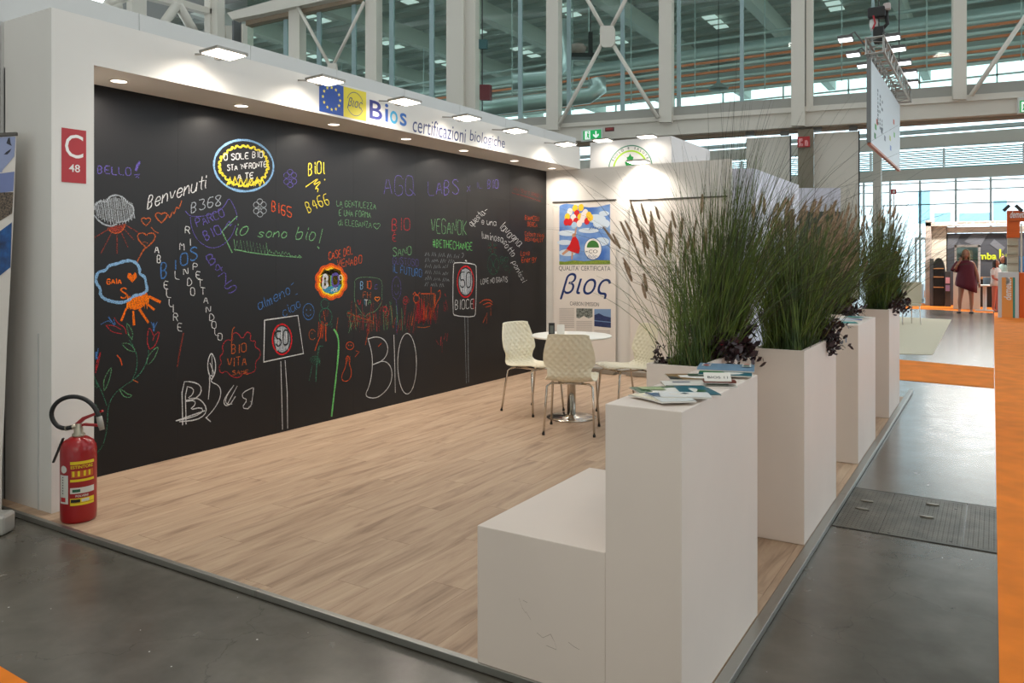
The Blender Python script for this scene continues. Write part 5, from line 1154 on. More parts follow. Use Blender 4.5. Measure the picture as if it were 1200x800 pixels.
ring(MB(), rr * .96, rr, 0, 360, .003).build('emblem_ring', mat('emblem_green', (30, 130, 96), .5), t)
ring(MB(), rr * .72, rr * .79, -10, 190, .003).build('emblem_arc', mat('emblem_lime', (168, 212, 40), .5), t)
m = MB(); s_ = 'SUOLO E SALUTE'
for i, c_ in enumerate(s_):
    if c_ == ' ': continue
    a = R(152 - i * 124 / (len(s_) - 1)); o_ = cc + Vector((math.cos(a), 0, math.sin(a))) * rr * .83; o_.y = SY - .004
    ux = Vector((math.sin(a), 0, -math.cos(a))); uy = Vector((math.cos(a), 0, math.sin(a))); vs, fs = text_tris(c_, 1, 0, .02); w0 = max(v.x for v in vs); m.add([o_ + ux * ((v.x - w0 / 2) * rr * .15) + uy * (v.y * rr * .15) for v in vs], fs)
m.build('emblem_lettering', mat('emblem_text', (40, 90, 70), .5), t)
m = MB()
lf = [(0, .52), (.05, .42), (.12, .40), (.10, .30), (.19, .24), (.15, .14), (.17, .04), (.06, .0), (.03, -.1), (-.03, -.1), (-.06, .0), (-.17, .04), (-.15, .14), (-.19, .24), (-.10, .30), (-.12, .40), (-.05, .42)]
m.add([cc + Vector((a * rr * 1.25, -.004 - 0, b * rr * 1.25)) for a, b in lf], [tuple(range(len(lf)))])
m.add([cc + Vector((-.35 * rr + a * rr * .55, -.004, -.06 * rr + b * rr * .3)) for a, b in lf], [tuple(range(len(lf)))])
m.build('leaf_emblem', mat('leaf_green', (24, 150, 66), .5), t)
arm_light((sp(715, 164).x, SY - .25, zt1 - .03), (sp(715, 164).x, SY, 2.7), 'floodlight left above the round green emblem', 1.2, dirv=-Y); arm_light((sp(766, 162).x, SY - .25, zt1 - .03), (sp(766, 162).x, SY, 2.7), 'floodlight right above the round green emblem', 1.2, dirv=-Y)
for lb, a, b, dp, zt_, dy in (('pale lilac stall wall running away behind the second clump of grass', 846, 884, 13.2, 3.0, 4.0), ('low pale lilac stall block with dark opening behind the tall grass', 925, 985, 18.0, 3.1, .2)):
    p = od(a, 250, dp); q = od(b, 250, dp); t = thing('stall_wall', lb, 'stall', (p.x, p.y, GROUND))
    m = MB(); ex_ = cF * .2 if dy < 1 else Y * 3.5
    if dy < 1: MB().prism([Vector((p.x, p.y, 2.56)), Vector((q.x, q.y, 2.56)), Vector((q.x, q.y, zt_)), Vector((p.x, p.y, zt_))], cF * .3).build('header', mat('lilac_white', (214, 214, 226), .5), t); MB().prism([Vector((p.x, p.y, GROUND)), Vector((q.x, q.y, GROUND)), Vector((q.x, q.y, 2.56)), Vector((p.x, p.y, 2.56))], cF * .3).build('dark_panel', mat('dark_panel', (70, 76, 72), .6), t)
    else: MB().prism([Vector((p.x, p.y, GROUND)), Vector((q.x, q.y, GROUND)), Vector((q.x, q.y, zt_)), Vector((p.x, p.y, zt_))], Y * 3.5).build('wall_panel', mat('lilac_white', (214, 214, 226)), t)

# ---------------------------------------------------------------- floor coverings and hatch
ORC = mat('orange_carpet', (246, 134, 22), .9, var=.08, vscale=4, bump=.3, bscale=300)
def carpet(label, s, m=ORC, th=.006):
    v = [float(q) for q in s.split()] if isinstance(s, str) else s; pts = []
    for a, b in zip(v[0::2], v[1::2]): p = oz(a, b, GROUND + .0005); pts.append(p)
    o = MB().prism(pts, (0, 0, th)).build('carpet', m); return tag(o, label, 'carpet')
carpet('long orange carpet running away along the right edge of the aisle', '1165 366 1290 366 1500 800 1171 820 1171 795 1168 600 1165 400')
carpet('orange carpet band crossing the aisle beyond the planters', '1000 417 1055 421.5 1165 431.5 1165 455 1055 445 1000 441', th=.005)
carpet('small orange carpet corner at the lower left of the picture', '0 782 30 800 60 818 -60 850 -60 745')
carpet('orange carpet in front of the far stalls', '1040 361 1100 363 1164 367 1164 360 1100 356.5 1068 354.5 1100 343 1164 346 1164 341 1075 340 1030 337', th=.004)
carpet('orange carpet strip past the far glossy floor', '1040 346 1110 350 1085 360 1000 357', th=.0045) if False else None
carpet('beige carpet on the next stall beside the aisle', '985 413 1010 414 1093 415.5 1115 374.5 1045 371 1000 370', mat('beige_carpet', (214, 204, 178), .8, bump=.2, bscale=200))
hp = [oz(998, 573, GROUND), oz(1168, 599, GROUND), oz(1169, 652, GROUND), oz(966, 616.5, GROUND)]
t = thing('floor_hatch', 'steel tread-plate service hatch set in the concrete floor beside the planters', 'hatch', (-.4, 5.2, GROUND))
TP = mat('tread_plate', (112, 108, 98), .42, .5, var=.25, vscale=6)
hx = [-.80, -.62, -.245, -.02 + 0, .01]; hx = [-.797, -.63, -.30, -.02]; y0h, y1h = 4.785, 5.64
xs2 = [(-.797, -.56), (-.556, -.155), (-.151, .004)]
for a, b in xs2: MB().box(a, b, y0h, y1h, GROUND, GROUND + .003).build('plate', TP, t)
m = MB(); y = y0h + .02; j = 0
while y < y1h - .02:
    x = -.79 + (.012 if j % 2 else 0)
    while x < -.0:
        if not any(abs(x - s) < .008 for s in (-.558, -.153)):
            dx, dy = (.007, .003) if j % 2 else (.003, .007)
            m.add([(x - dx, y, GROUND + .003), (x, y - dy, GROUND + .003), (x + dx, y, GROUND + .003), (x, y + dy, GROUND + .003), (x, y, GROUND + .0052)], [(0, 1, 4), (1, 2, 4), (2, 3, 4), (3, 0, 4)])
        x += .024
    y += .015; j += 1
tag(m.build('tread_pattern', TP, t), kind='stuff')
for a, b in ((1002, 588), (995.5, 597), (1079, 592), (1072, 606.5)):
    q = oz(1018 + (a - 1002) if False else a + 14, b, GROUND); MB().lathe([(0, .0), (.035, .0), (.04, .004), (.036, .0065), (0, .0065)], (0, 0, 0), 14, sy=.35).build('lift_handle', mat('worn_steel', (140, 134, 122), .35, .8), t, smooth=True, local=True).location = (q.x - t.location.x, q.y - t.location.y, .003)
for a, b in ((1018, 599), (1042, 625), (1114, 635), (1055, 587), (1120, 597)): q = oz(a, b, GROUND); MB().lathe([(0, .0038), (.008, .0038), (.008, .003)], (q.x, q.y, GROUND), 8).build('bolt_hole', BLACKP, t)
jt = mat('joint_dark', (52, 50, 46), .8)
for i, (a, b) in enumerate((((-.8, y1h + .006), (0.02, y1h + .006)), ((-.8, y0h - .006), (0.02, y0h - .006)))):
    MB().box(a[0], b[0], a[1] - .003, a[1] + .003, GROUND - .001, GROUND + .0035).build('frame_bar', jt, t)
# ================================================================ HANGING SIGN AND TRUSS
SX = -1.9
def hs(px, py): return ox(px, py, SX)
ya_, yb_ = hs(1018.5, 100).y, hs(1053.5, 130).y; zt_ = 4.93; zb_ = 3.52
zt_ = hs(1018.5, 69).z; zb_ = hs(1018.5, 167).z
t = thing('hanging_sign', 'pale rectangular fabric sign hanging under the lighting truss at the top right', 'sign', (SX, (ya_ + yb_) / 2, zb_))
MB().box(SX - .02, SX + .02, ya_, yb_, zb_, zt_).build('fabric', mat('sign_fabric', (216, 224, 228), .6), t)
MB().box(SX - .035, SX + .035, ya_ - .05, ya_, zb_, zt_).build('frame_edge', mat('frame_grey', (120, 122, 122), .4, .5), t); MB().box(SX - .03, SX + .03, ya_, yb_, zb_ - .04, zb_).build('bottom_trim', mat('copper_trim', (190, 110, 80), .5), t)
m = MB(); r3 = random.Random(3)
for i in range(3):
    y_ = ya_ + .9 + i * .32; z_ = zt_ - .35 - .05 * i
    for k in range(9):
        if r3.random() < .85: m.box(SX + .021, SX + .023, y_ + r3.uniform(0, .1), y_ + .12 + r3.uniform(0, .12), z_ - .075 * k - .05, z_ - .075 * k)
m.build('lettering', mat('sign_grey_print', (120, 130, 136), .6), t)
for (u, v_, cl) in ((.12, .78, (90, 160, 90)), (.1, .9, (60, 130, 80)), (.16, .7, (200, 110, 90)), (.72, .42, (210, 120, 100)), (.74, .6, (120, 190, 110)), (.58, .72, (190, 200, 110)), (.6, .85, (130, 150, 200)), (.3, .74, (110, 120, 130)), (.4, .8, (120, 130, 140))):
    MB().box(SX + .021, SX + .023, ya_ + (yb_ - ya_) * u, ya_ + (yb_ - ya_) * u + .22, zb_ + (zt_ - zb_) * (1 - v_) - .0, zb_ + (zt_ - zb_) * (1 - v_) + .10).build('small_print', mat('sp_%d_%d_%d' % cl, cl, .6), t)
TX, TZ = -1.82, 5.24; y0t, y1t = 15.1, 20.3
t = thing('lighting_truss', 'silver lattice lighting truss holding floodlights above the hanging sign', 'truss', (TX, y0t, TZ))
for k, (dx, dz) in enumerate(((-.14, -.14), (.14, -.14), (.14, .14), (-.14, .14))): MB().tube([(TX + dx, y0t, TZ + dz), (TX + dx, y1t, TZ + dz)], .024, 8).build('chord', ALU, t, smooth=True)
m = MB(); nb = 22
for i in range(nb):
    a = y0t + (y1t - y0t) * i / nb; b = y0t + (y1t - y0t) * (i + 1) / nb; s = 1 if i % 2 else -1
    for dx in (-.14, .14): m.tube([(TX + dx, a, TZ - .14 * s), (TX + dx, b, TZ + .14 * s)], .011, 5, cap=False)
    for dz in (-.14, .14): m.tube([(TX - .14 * s, a, TZ + dz), (TX + .14 * s, b, TZ + dz)], .011, 5, cap=False)
tag(m.build('lattice', ALU, t, smooth=True), kind='stuff')
for y_ in (y0t + .02, y1t - .02):
    m = MB()
    for a, b in (((-.14, -.14), (.14, -.14)), ((.14, -.14), (.14, .14)), ((.14, .14), (-.14, .14)), ((-.14, .14), (-.14, -.14))): m.tube([(TX + a[0], y_, TZ + a[1]), (TX + b[0], y_, TZ + b[1])], .018, 6)
    m.build('end_frame', ALU, t)
for y_ in (15.7, 19.2): MB().tube([(TX, y_, TZ + .14), (TX, y_, 14)], .012, 5).build('hanging_cable', DARKM, t)
for y_ in (ya_ + .3, yb_ - .6): MB().tube([(SX, y_, zt_), (TX - .14, y_, TZ - .14)], .008, 5).build('sign_tie', DARKM, t)
t = thing('chain_hoist', 'black chain hoist with red strap above the near end of the truss', 'hoist', (TX, 15.7, TZ + .2))
MB().obox((TX, 15.7, TZ + .32), X, Y, Z, .09, .1, .14).build('body', BLACKP, t, bevel=.02); MB().obox((TX - .03, 15.7, TZ + .72), X, Y, Z, .15, .11, .10).build('motor', BLACKP, t, bevel=.03); MB().obox((TX + .14, 15.65, TZ + .80), X, Y, Z, .06, .05, .06).build('end_cap', mat('pale_cap', (190, 176, 172), .4), t, bevel=.02)
MB().tube([(TX + .12, 15.7, TZ + .75), (TX + .14, 15.7, TZ + .5), (TX + .03, 15.7, TZ + .4)], .035, 8).build('chain_bag', BLACKP, t, smooth=True); MB().tube([(TX - .08, 15.6, TZ + .66), (TX - .05, 15.6, TZ + .52), (TX - .09, 15.6, TZ + .42)], .018, 6).build('strap', mat('strap_red', (170, 30, 40), .5), t)
MB().lathe([(0, -.1), (.07, -.09), (.09, .02), (.08, .1), (0, .1)], (TX - .08, 15.75, TZ + .52), 12).build('chain_bucket', mat('pale_bucket', (214, 214, 210), .5), t, smooth=True)
fl = [((991, 45), -1, 'large lit floodlight farthest left of the near truss end'), ((1000, 63), -1, 'second lit floodlight left of the truss'), ((1012, 76), -1, 'third floodlight left of the truss, above the sign corner'),
      ((1046, 43), 1, 'topmost lit floodlight on the right of the truss'), ((1053, 56.5), 1, 'second floodlight down on the right of the truss'), ((1060, 72.5), 1, 'third floodlight down on the right of the truss'), ((1067, 84.5), 1, 'fourth floodlight down on the right of the truss'), ((1069, 96), 1, 'lowest floodlight on the right of the truss, seen from the side')]
for i, ((px, py), sd, lb) in enumerate(fl):
    yy = 15.4 + (i if sd < 0 else i - 3) * (1.05 if sd > 0 else 1.3); dx_ = sd
    # place on the ray at the depth where it stands beside the truss
    d = ray(px, py); yy2 = yy; c_ = C0 + d * (yy2 / d.y)
    t = thing('truss_floodlight', lb, 'light', c_, group='floodlights on the lighting truss')
    n_ = Vector((0, -.16, -.987)); u_ = Vector((1, 0, 0)); w_ = n_.cross(u_)
    MB().obox(c_, u_, w_, n_, .13, .10, .03).build('housing', mat('flood_grey', (88, 86, 84), .5), t, bevel=.01); MB().obox(c_ + n_ * .032, u_, w_, n_, .115, .085, .003).build('lit_face', mat('flood_lit', (250, 252, 255), .5, emit=3), t)
    MB().tube([c_ - n_ * .03, c_ - n_ * .1 - u_ * .15 * sd, Vector((TX + .14 * sd, c_.y, TZ))], .016, 6).build('arm', mat('flood_grey', (88, 86, 84)), t, smooth=True)

# ================================================================ FAR STALLS ON THE RIGHT
Y0 = 29.0
def qp(px, py, Yp=Y0): return oy(px, py, Yp)
t = thing('far_stall', 'far white stall with a dark patterned back wall and yellow-green lettering', 'stall', (*qp(1085, 300).xy, GROUND))
def qbox(name, s, m, Yp, th=.1, par=None):
    a = qp(s[0], s[3], Yp); b = qp(s[1], s[2], Yp)
    if a.z < .45: a.z = GROUND
    return MB().box(a.x, qp(s[1], s[3] or 300, Yp).x, Yp, Yp + th, max(GROUND, a.z), b.z).build(name, m, par if par else t)
CRM = mat('stall_cream', (226, 216, 200), .5); PNK = mat('stall_pinkish', (206, 190, 178), .5)
qbox('side_post', (1084.5, 1091, 258, 352), PNK, Y0 - .4, .6); qbox('header', (1084.5, 1196, 258, 265), PNK, Y0 - .4, .5); qbox('back_wall', (1090, 1110, 264, 352), CRM, Y0, .1); qbox('back_wall', (1109, 1230, 264, 273), CRM, Y0, .1); qbox('graphic_wall', (1109, 1230, 272, 350), mat('graphic_dark', (66, 68, 74), .5), Y0, .1)
m = MB()
for s in ('1111 276 1126 274 1118 290 1110 292', '1140 273 1158 273 1148 290 1130 283', '1165 280 1178 290 1174 296 1160 286', '1124 284 1140 300 1134 306 1118 292', '1176 274 1190 274 1190 290'):
    v = [float(q) for q in s.split()]; m.prism([qp(a, b, Y0 - .02) for a, b in zip(v[0::2], v[1::2])], (0, .01, 0))
m.build('graphic_pattern', mat('graphic_mid', (100, 102, 108), .5), t)
m = MB(); a = qp(1147, 304, Y0 - .05); b = qp(1168, 304, Y0 - .05); text_on(m, 'mba', (a.x, Y0 - .05, a.z), X, Z, b.x - a.x, qp(1150, 297, Y0).z - qp(1150, 305, Y0).z, bold=.03); b = qp(1171, 303, Y0 - .05); text_on(m, '|', (b.x, Y0 - .05, b.z), X, Z, .05, .3); b = qp(1174.5, 302, Y0 - .05); text_on(m, 'bio', (b.x, Y0 - .05, b.z), X, Z, .22, .14); m.build('lettering', mat('lime_print', (196, 206, 40), .5), t)
m = MB(); a = qp(1122, 264.2, Y0 - .42); b = qp(1179, 264.2, Y0 - .42); text_on(m, 'natura bio · Benessere del gruppo', (a.x, Y0 - .42, a.z + .03), X, Z, b.x - a.x, .11); m.build('header_lettering', mat('ink', (50, 50, 60)), t)
qbox('low_counter', (1139, 1182, 325, 327), mat('wood_shelf', (190, 130, 80), .5), Y0 - 1, .5); qbox('dark_base', (1139, 1182, 327, 350), mat('dark_base', (60, 56, 54), .6), Y0 - .5, .1)
for i in range(3):
    l_ = lamp('AREA', 'added_stall_light', (oy(1120 + i * 38, 300, 28).x, 27.6, 3.6), 90, (1, .95, .88), 1.6, sy=.3); l_.rotation_euler = (R(-12), 0, 0)  # unseen area lights added to brighten the far stall
# arched shelf unit
t = thing('arched_shelf', 'black arched shelf unit against the far cream wall', 'shelf', (*qp(1097, 350, 28.2).xy, GROUND)); Ya = 28.2
a, b = qp(1092.5, 350, Ya).x, qp(1107, 350, Ya).x; zt3 = qp(1100, 302, Ya).z; m = MB()
arch = [(a, Ya, GROUND), (b, Ya, GROUND)] + [((a + b) / 2 + (b - a) / 2 * math.cos(i * math.pi / 12), Ya, zt3 - .45 + .45 * math.sin(i * math.pi / 12)) for i in range(13)]
m.prism(arch, (0, .4, 0)); m.build('body', mat('shelf_black', (24, 24, 26), .5), t); qbox('side', (1089.5, 1093.5, 303, 350), mat('shelf_grey', (74, 76, 80), .5), Ya - .03, .4, t)
for py in (314, 324, 336): qbox('shelf_board', (1094, 1106, py, py + 1), mat('wood_shelf', (190, 130, 80)), Ya - .06, .05, t)
t = thing('shop_display', 'small dark display with pink boxes beside the arched shelf', 'display', (*qp(1111, 350, 28.0).xy, GROUND)); qbox('stand', (1107.5, 1114, 318, 350), mat('dark_base', (60, 56, 54)), 28.0, .3, t); qbox('box', (1108, 1113, 325, 332), mat('pink_box', (214, 150, 160), .5), 27.96, .04, t); qbox('box', (1108, 1113, 334, 341), mat('mixed_box', (150, 120, 150), .5), 27.96, .04, t)
# glazed cabinet behind the woman
t = thing('display_cabinet', 'white framed glass display cabinet on a white plinth behind the woman', 'cabinet', (*qp(1133, 355, 27).xy, GROUND)); Yc = 27.0
for s in ((1118.5, 1121, 287, 358), (1146, 1148.5, 287, 358), (1118.5, 1148.5, 286.5, 289.5)): qbox('frame', s, WHITE, Yc, .5, t)
qbox('plinth', (1117, 1134, 318, 358), CRM, Yc - .05, .6, t); qbox('plinth', (1134, 1148.5, 335, 358), CRM, Yc - .02, .5, t); qbox('shelf', (1121, 1146, 302, 303), WHITE, Yc + .1, .3, t); qbox('shelf', (1121, 1146, 314, 315), WHITE, Yc + .1, .3, t); qbox('glass_door', (1121, 1146, 289.5, 330), mat_glass('cabinet_glass', (200, 222, 214), .1), Yc + .02, .01, t)
# orange stall at the right edge
Yo = 24.2
t = thing('orange_stall', 'tall orange and beige stall tower with white italic lettering at the right edge', 'stall', (*qp(1188, 355, Yo).xy, GROUND)); OR2 = mat('stall_orange', (226, 98, 20), .5)
qbox('tower_top', (1180, 1195, 246.5, 278.5), OR2, Yo, .6, t); qbox('header', (1180, 1260, 246, 259), OR2, Yo - .01, .6, t); qbox('tower_shelves', (1180.5, 1193.5, 278.5, 320), mat('kraft_beige', (198, 186, 164), .6), Yo + .05, .5, t)
for py in (287, 297.5, 308, 318.5): qbox('shelf_board', (1180, 1194, py, py + 1.2), mat('kraft_dark', (160, 146, 124), .6), Yo, .1, t)
qbox('header_lip', (1182, 1260, 257.5, 259), mat('dark_lip', (90, 60, 40), .5), Yo - .03, .03, t); qbox('post', (1196, 1198, 262, 320), CRM, Yo, .1, t); qbox('blue_bottle_panel', (1194.5, 1200, 300, 318), mat('blue_panel', (90, 160, 214), .4), Yo + .2, .05, t)
m = MB(); a = qp(1183.5, 255.5, Yo - .04); text_on(m, 'demeter', (a.x, Yo - .04, a.z), X, Z, qp(1206, 255, Yo).x - a.x, .19, shear=.3, bold=.02); m.build('lettering', mat('print_white', (240, 236, 232)), t)
m = MB(); m.beam(qp(1176, 247, Yo), qp(1183, 240.5, Yo), .1, .08); m.beam(qp(1190, 240.5, Yo), qp(1198, 247.5, Yo), .1, .08); m.build('spotlight_arms', DARKM, t)
qbox('orange_counter', (1194.5, 1240, 320, 361), OR2, Yo - .5, .8, t)
t = thing('promo_counter', 'white counter with an orange poster and vertical white lettering at the far stall', 'counter', (*qp(1181, 360, 23.6).xy, GROUND)); Yp_ = 23.6
qbox('body', (1169.5, 1194, 319, 361), mat('counter_pale', (212, 214, 216), .5), Yp_, .6, t); qbox('poster', (1174, 1189, 325, 354), mat('poster_orange', (236, 160, 80), .5), Yp_ - .01, .01, t); qbox('poster_edge', (1187, 1189.5, 325, 354), mat('poster_teal', (40, 140, 130), .5), Yp_ - .015, .01, t)
m = MB(); a = qp(1185.2, 351.5, Yp_ - .02); text_on(m, 'demeter', (a.x, Yp_ - .02, a.z), Z, -X, .58, .16, shear=.2, bold=.02); text_on(m, '1', (qp(1179, 333, Yp_).x, Yp_ - .02, qp(1179, 333, Yp_).z), X, Z, .08, .18) ; m.build('lettering', mat('print_white', (240, 236, 232)), t)
# white bar table and chair, stools
t = thing('bar_table', 'small white pedestal table between the cabinet and the far counter', 'table', (*qp(1154, 352, 26.5).xy, GROUND)); q = qp(1154, 352, 26.5); q.z = GROUND
MB().lathe([(.25, .001), (.25, .02), (.05, .04), (.05, .70), (.3, .72), (.3, .75), (0, .75)], q, 20).build('table', WHITE, t, smooth=True); MB().lathe([(.02, .75), (.3, .751)], q, 20).build('top_rim', WHITE, t)
t = thing('bar_stool', 'dark stool with curved grey back beside the far table', 'stool', (*qp(1161, 350, 27.5).xy, GROUND)); q = qp(1161, 350, 27.5); q.z = GROUND
for sx in (-.16, .16):
    for sy in (-.16, .16): MB().tube([q + Vector((sx, sy, 0)), q + Vector((sx * .7, sy * .7, .68))], .014, 6).build('leg', DARKM, t)
MB().obox(q + Z * .70, X, Y, Z, .18, .18, .03).build('seat', DARKM, t, bevel=.02); m = MB(); m.grid([[q + Vector((.2 * math.cos(a), .2 * math.sin(a), z)) for a in [R(10 + 16 * i) for i in range(11)]] for z in (.72, .95)]); m.build('backrest', mat('stool_grey', (110, 124, 134), .5), t, solid=.015)
t = thing('meeting_chair', 'cream chair standing on the beige carpet behind the farthest planter', 'chair', (*oz(1063, 381, GROUND).xy, GROUND)); q = oz(1063, 380, GROUND); q.z = GROUND; 
CF2 = mat('cream_chair', (196, 188, 164), .6)
MB().obox(q + Z * .74 + cF * -.2, cR, cF, Z, .23, .02, .24).build('backrest', CF2, t, bevel=.02); MB().obox(q + Z * .46, cR, cF, Z, .23, .21, .03).build('seat', CF2, t, bevel=.02)
for sx in (-.19, .19):
    for sy in (-.18, .18): MB().tube([q + cR * sx * 1.1 + cF * sy * 1.15, q + cR * sx + cF * sy + Z * .45], .013, 6).build('leg', STEEL, t)
t = thing('orange_poster', 'small orange and red poster on a glass stand beyond the farthest grass', 'poster', oy(1049, 305, 26)); q0 = qp(1046.5, 309, 26); q1 = qp(1051.5, 294, 26); MB().box(q0.x, q1.x, 26, 26.02, q0.z, q1.z).build('sheet', mat('poster_red', (230, 84, 60), .6), t); MB().box(q0.x + .03, q0.x + .06, 26.02, 26.05, GROUND, q0.z).build('post', WHITE, t)
t = thing('glass_kiosk', 'white glazed kiosk frame in front of the bright far windows', 'kiosk', (*qp(1078, 350, 34).xy, GROUND))
for s in ((1072, 1074, 280, 346), (1084, 1086, 278, 346), (1072, 1086, 278, 281), (1064, 1065, 288, 346)): qbox('frame', s, FRM, 34, .2, t)
qbox('counter', (1055, 1082, 333, 346), mat('kiosk_grey', (206, 214, 220), .5), 33, .5, t); qbox('teal_box', (1046, 1056, 335, 340), mat('kiosk_teal', (50, 150, 140), .5), 32, .3, t)

# ================================================================ PEOPLE
SKIN = mat('skin', (172, 118, 92), .55); HAIRB = mat('blonde_hair', (176, 140, 92), .6); DRESS = mat('burgundy_dress', (92, 12, 32), .7)
def skin_mesh(verts, edges, parent, m, name='body', lev=2):
    me = bpy.data.meshes.new(name); me.from_pydata([v[0] for v in verts], edges, []); o = bpy.data.objects.new(name, me); COL.objects.link(o)
    sk = o.modifiers.new('skin', 'SKIN'); sk.use_smooth_shade = True; sb = o.modifiers.new('sub', 'SUBSURF'); sb.levels = sb.render_levels = lev
    if not me.skin_vertices: me.skin_vertices.new() if hasattr(me.skin_vertices, 'new') else None
    lay = me.skin_vertices[0].data
    for i, v in enumerate(verts): lay[i].radius = (v[1], v[2] if len(v) > 2 else v[1])
    lay[0].use_root = True
    dg = bpy.context.evaluated_depsgraph_get(); me2 = bpy.data.meshes.new_from_object(o.evaluated_get(dg)); bpy.data.objects.remove(o)
    me2.name = name; me2.materials.clear(); me2.materials.append(m); n = bpy.data.objects.new(name, me2); COL.objects.link(n); n.parent = parent
    for p in me2.polygons: p.use_smooth = True
    return n
def head(t, c, r, m, face=-1, hair=None, hairlen=.2):
    """c centre of the head, facing -Y locally"""
    P = []; n, k = 14, 20
    for i in range(n + 1):
        th = math.pi * i / n; row = []
        for j in range(k):
            ph = 2 * math.pi * j / k; x = math.sin(th) * math.cos(ph); y = math.sin(th) * math.sin(ph); z = math.cos(th)
            s = 1 - .22 * max(0, -z) ** 1.2; fx = x * r * .74 * s; fy = y * r * .88 * (s if y > 0 else 1 - .1 * max(0, -z)); fz_ = z * r * 1.12
            if y < -.85 and abs(x) < .22 and -.35 < z < .1: fy -= r * .16
            if y < -.8 and .05 < z < .25 and .2 < abs(x) < .5: fy += r * .05
            row.append((c[0] + fx, c[1] + fy, c[2] + fz_))
        P.append(row)
    o = MB().grid(P, close=True).build('head', m, t, smooth=True, local=True)
    for sx in (-1, 1):
        MB().lathe([(0, -.006), (.011, 0), (0, .006)], (c[0] + sx * r * .3, c[1] - r * .80, c[2] + r * .05), 8).build('eye', mat('eye_dark', (40, 30, 28), .3), o, local=True)
        MB().lathe([(0, -.03), (.016, -.012), (.018, .014), (0, .028)], (c[0] + sx * r * .76, c[1], c[2] - .01), 8, sx=.5).build('ear', m, o, smooth=True, local=True)
    MB().obox((c[0], c[1] - r * .84, c[2] - r * .5), X, Y, Z, .022, .006, .006).build('mouth', mat('lips', (150, 70, 70), .5), o, local=True)
    if hair:
        hp = []
        for i in range(9):
            th = math.pi * .62 * i / 8; row = []
            for j in range(21):
                ph = R(-22 + 224 * j / 20); row.append((c[0] + r * .84 * math.sin(th) * math.cos(ph), c[1] + r * .98 * math.sin(th) * math.sin(ph), c[2] + .005 + r * 1.2 * math.cos(th)))
            hp.append(row)
        b_ = hp[-1]; hp.append([(p[0] * 1.06 - c[0] * .06, p[1], p[2] - hairlen * .5) for p in b_]); hp.append([(p[0] * 1.0, p[1] - .01, p[2] - hairlen) for p in b_])
        MB().grid(hp).build('hair', hair, t, smooth=True, local=True, solid=.015)
def hand(t, wrist, d, m, s=1.0, curl=.5, side=1):
    d = Vector(d).normalized(); u_ = d.cross(Vector((0, 1, .1))).normalized(); n_ = d.cross(u_); w_ = Vector(wrist); mb = MB()
    mb.tube([w_, w_ + d * .04 * s, w_ + d * .085 * s], [.021 * s, .032 * s, .030 * s], 10)
    for k in range(4):
        b = w_ + d * .08 * s + u_ * ((k - 1.5) * .016 * s); L = (.062, .072, .068, .052)[k] * s
        mb.tube([b, b + d * L * .45, b + d * L * .8 + n_ * L * .25 * curl, b + d * L * .95 + n_ * L * .6 * curl], [.0085 * s, .008 * s, .007 * s, .005 * s], 7)
    b = w_ + d * .025 * s + u_ * (.028 * s * side); mb.tube([b, b + d * .03 * s + u_ * .02 * side * s, b + d * .055 * s + u_ * .022 * side * s + n_ * .01], [.011 * s, .009 * s, .006 * s], 7)
    mb.build('hand', m, t, smooth=True, local=True)
q = oz(1132, 366.5, GROUND)
t = thing('person', 'person in a short burgundy dress walking towards the camera, phone at the ear', 'person', (q.x, q.y, GROUND), R(31.65 + 0)); t.rotation_euler = (0, 0, R(-4))
# local axes: facing -Y ; her right arm (picture left) raised with the phone
vs = [((0, 0, .93), .15, .12), ((0, 0, 1.10), .125, .10), ((0, 0, 1.28), .155, .11), ((0, .01, 1.41), .10, .08), ((0, .01, 1.47), .052), ((0, -.01, 1.55), .050),
      ((-.10, 0, .86), .105), ((-.13, -.03, .48), .062), ((-.15, -.04, .30), .055), ((-.15, .0, .09), .036), ((-.16, -.09, .045), .034), ((-.165, -.15, .03), .024),
      ((.10, 0, .86), .105), ((.13, .02, .48), .062), ((.13, .05, .30), .055), ((.12, .07, .09), .036), ((.13, -.01, .045), .034), ((.135, -.08, .03), .024),
      ((-.17, .0, 1.38), .058), ((-.27, -.06, 1.17), .048), ((-.23, -.19, 1.27), .038), ((-.125, -.14, 1.46), .026),
      ((.17, .0, 1.38), .058), ((.25, .02, 1.14), .046), ((.30, -.02, .93), .034), ((.32, -.05, .84), .026)]
ed_ = [(0, 1), (1, 2), (2, 3), (3, 4), (4, 5), (0, 6), (6, 7), (7, 8), (8, 9), (9, 10), (10, 11), (0, 12), (12, 13), (13, 14), (14, 15), (15, 16), (16, 17), (3, 18), (18, 19), (19, 20), (20, 21), (3, 22), (22, 23), (23, 24), (24, 25)]
skin_mesh(vs, ed_, t, SKIN); head(t, (0, -.02, 1.62), .115, SKIN, hair=HAIRB, hairlen=.20)
hand(t, (-.125, -.14, 1.46), (.25, .15, 1), SKIN, .9, .8, 1); hand(t, (.32, -.05, .84), (.1, -.1, -1), SKIN, .95, .5, -1)
dr_ = []
for z, rx, ry in ((.66, .255, .19), (.80, .26, .19), (.95, .245, .18), (1.10, .215, .165), (1.25, .215, .16), (1.36, .205, .14), (1.43, .15, .10), (1.46, .09, .08)):
    row = []
    for j in range(36):
        a = 2 * math.pi * j / 36; f_ = 1 + (.05 * math.sin(a * 7) if z < 1.0 else .015 * math.sin(a * 5)) ; zz_ = z - (.10 * math.cos(a) if z < .7 else .03 * math.cos(a) if z < .9 else 0); row.append((rx * f_ * math.cos(a), ry * f_ * math.sin(a), zz_))
    dr_.append(row)
MB().grid(dr_, close=True).build('dress', DRESS, t, smooth=True, local=True, solid=.008)
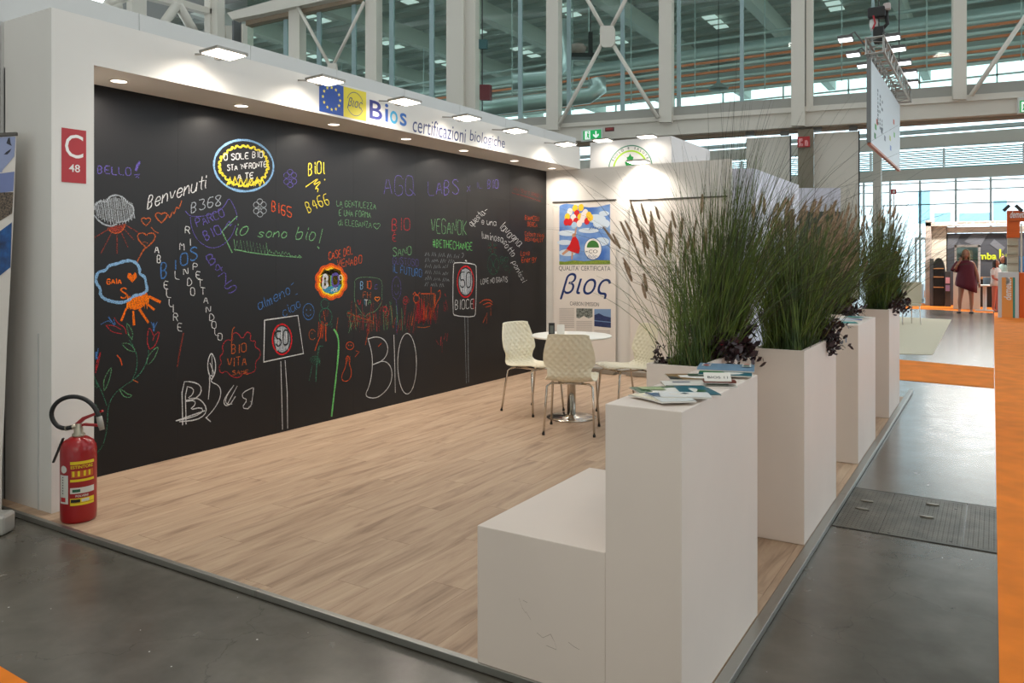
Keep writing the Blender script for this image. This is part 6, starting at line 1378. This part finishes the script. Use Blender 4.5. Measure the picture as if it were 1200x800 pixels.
MB().tube([(-.17, -.0, 1.40), (-.25, -.05, 1.25), (-.28, -.08, 1.16)], [.085, .09, .10], 14, cap=False).build('sleeve', DRESS, t, smooth=True, local=True)
MB().obox((-.105, -.12, 1.60), X, Y, Z, .008, .035, .07).build('phone', BLACKP, t, local=True)
for sx, y_ in ((-.16, -.07), (.13, .01)): MB().obox((sx, y_, .02), X, Y, Z, .05, .125, .018).build('shoe', mat('black_shoe', (30, 26, 28), .5), t, local=True, bevel=.012)
def small_person(px, py, Yp, label, top, legs, hair, sc=1.0, rot=20):
    q = oy(px, py, Yp); t = thing('person', label, 'person', (q.x, q.y, GROUND), R(rot)); t.scale = (sc, sc, sc)
    v = [((0, 0, .92), .13, .10), ((0, 0, 1.12), .115, .09), ((0, 0, 1.30), .15, .10), ((0, .01, 1.42), .09, .07), ((0, 0, 1.52), .048)]
    v += [((-.09, 0, .86), .09), ((-.10, 0, .48), .058), ((-.10, .03, .09), .038), ((-.10, -.10, .04), .032), ((.09, 0, .86), .09), ((.10, 0, .48), .058), ((.10, .03, .09), .038), ((.10, -.10, .04), .032)]
    v += [((-.17, 0, 1.38), .052), ((-.22, -.03, 1.12), .042), ((-.16, -.20, 1.05), .034), ((.17, 0, 1.38), .052), ((.22, .0, 1.12), .042), ((.20, -.12, .93), .032)]
    e_ = [(0, 1), (1, 2), (2, 3), (3, 4), (0, 5), (5, 6), (6, 7), (7, 8), (0, 9), (9, 10), (10, 11), (11, 12), (3, 13), (13, 14), (14, 15), (3, 16), (16, 17), (17, 18)]
    skin_mesh(v, e_, t, legs, lev=1); head(t, (0, -.01, 1.60), .11, SKIN, hair=hair, hairlen=.12); hand(t, (-.16, -.20, 1.05), (.3, -1, 0), SKIN, .9); hand(t, (.20, -.12, .93), (0, -.2, -1), SKIN, .9)
    rows = []
    for z, rx, ry in ((.86, .20, .15), (1.0, .175, .135), (1.15, .165, .125), (1.32, .20, .135), (1.42, .15, .10), (1.46, .07, .07)): rows.append([(rx * math.cos(2 * math.pi * j / 24), ry * math.sin(2 * math.pi * j / 24), z) for j in range(24)])
    MB().grid(rows, close=True).build('shirt', top, t, smooth=True, local=True, solid=.006)
    for sx in (-1, 1): MB().tube([(sx * .16, 0, 1.39), (sx * .21, -.02, 1.2)], [.07, .062], 10, cap=False).build('sleeve', top, t, smooth=True, local=True)
small_person(1167, 342, 26.0, 'person in a white top and salmon trousers standing at the far stall', mat('shirt_white', (224, 220, 214), .8), mat('salmon_trousers', (190, 110, 90), .8), mat('dark_hair', (44, 30, 24), .6), .86, 60)
small_person(1176, 342, 27.0, 'person in a pale green top behind the one in white at the far stall', mat('shirt_mint', (180, 206, 196), .8), mat('dark_trousers', (50, 50, 56), .8), mat('dark_hair', (44, 30, 24)), .92, -40)
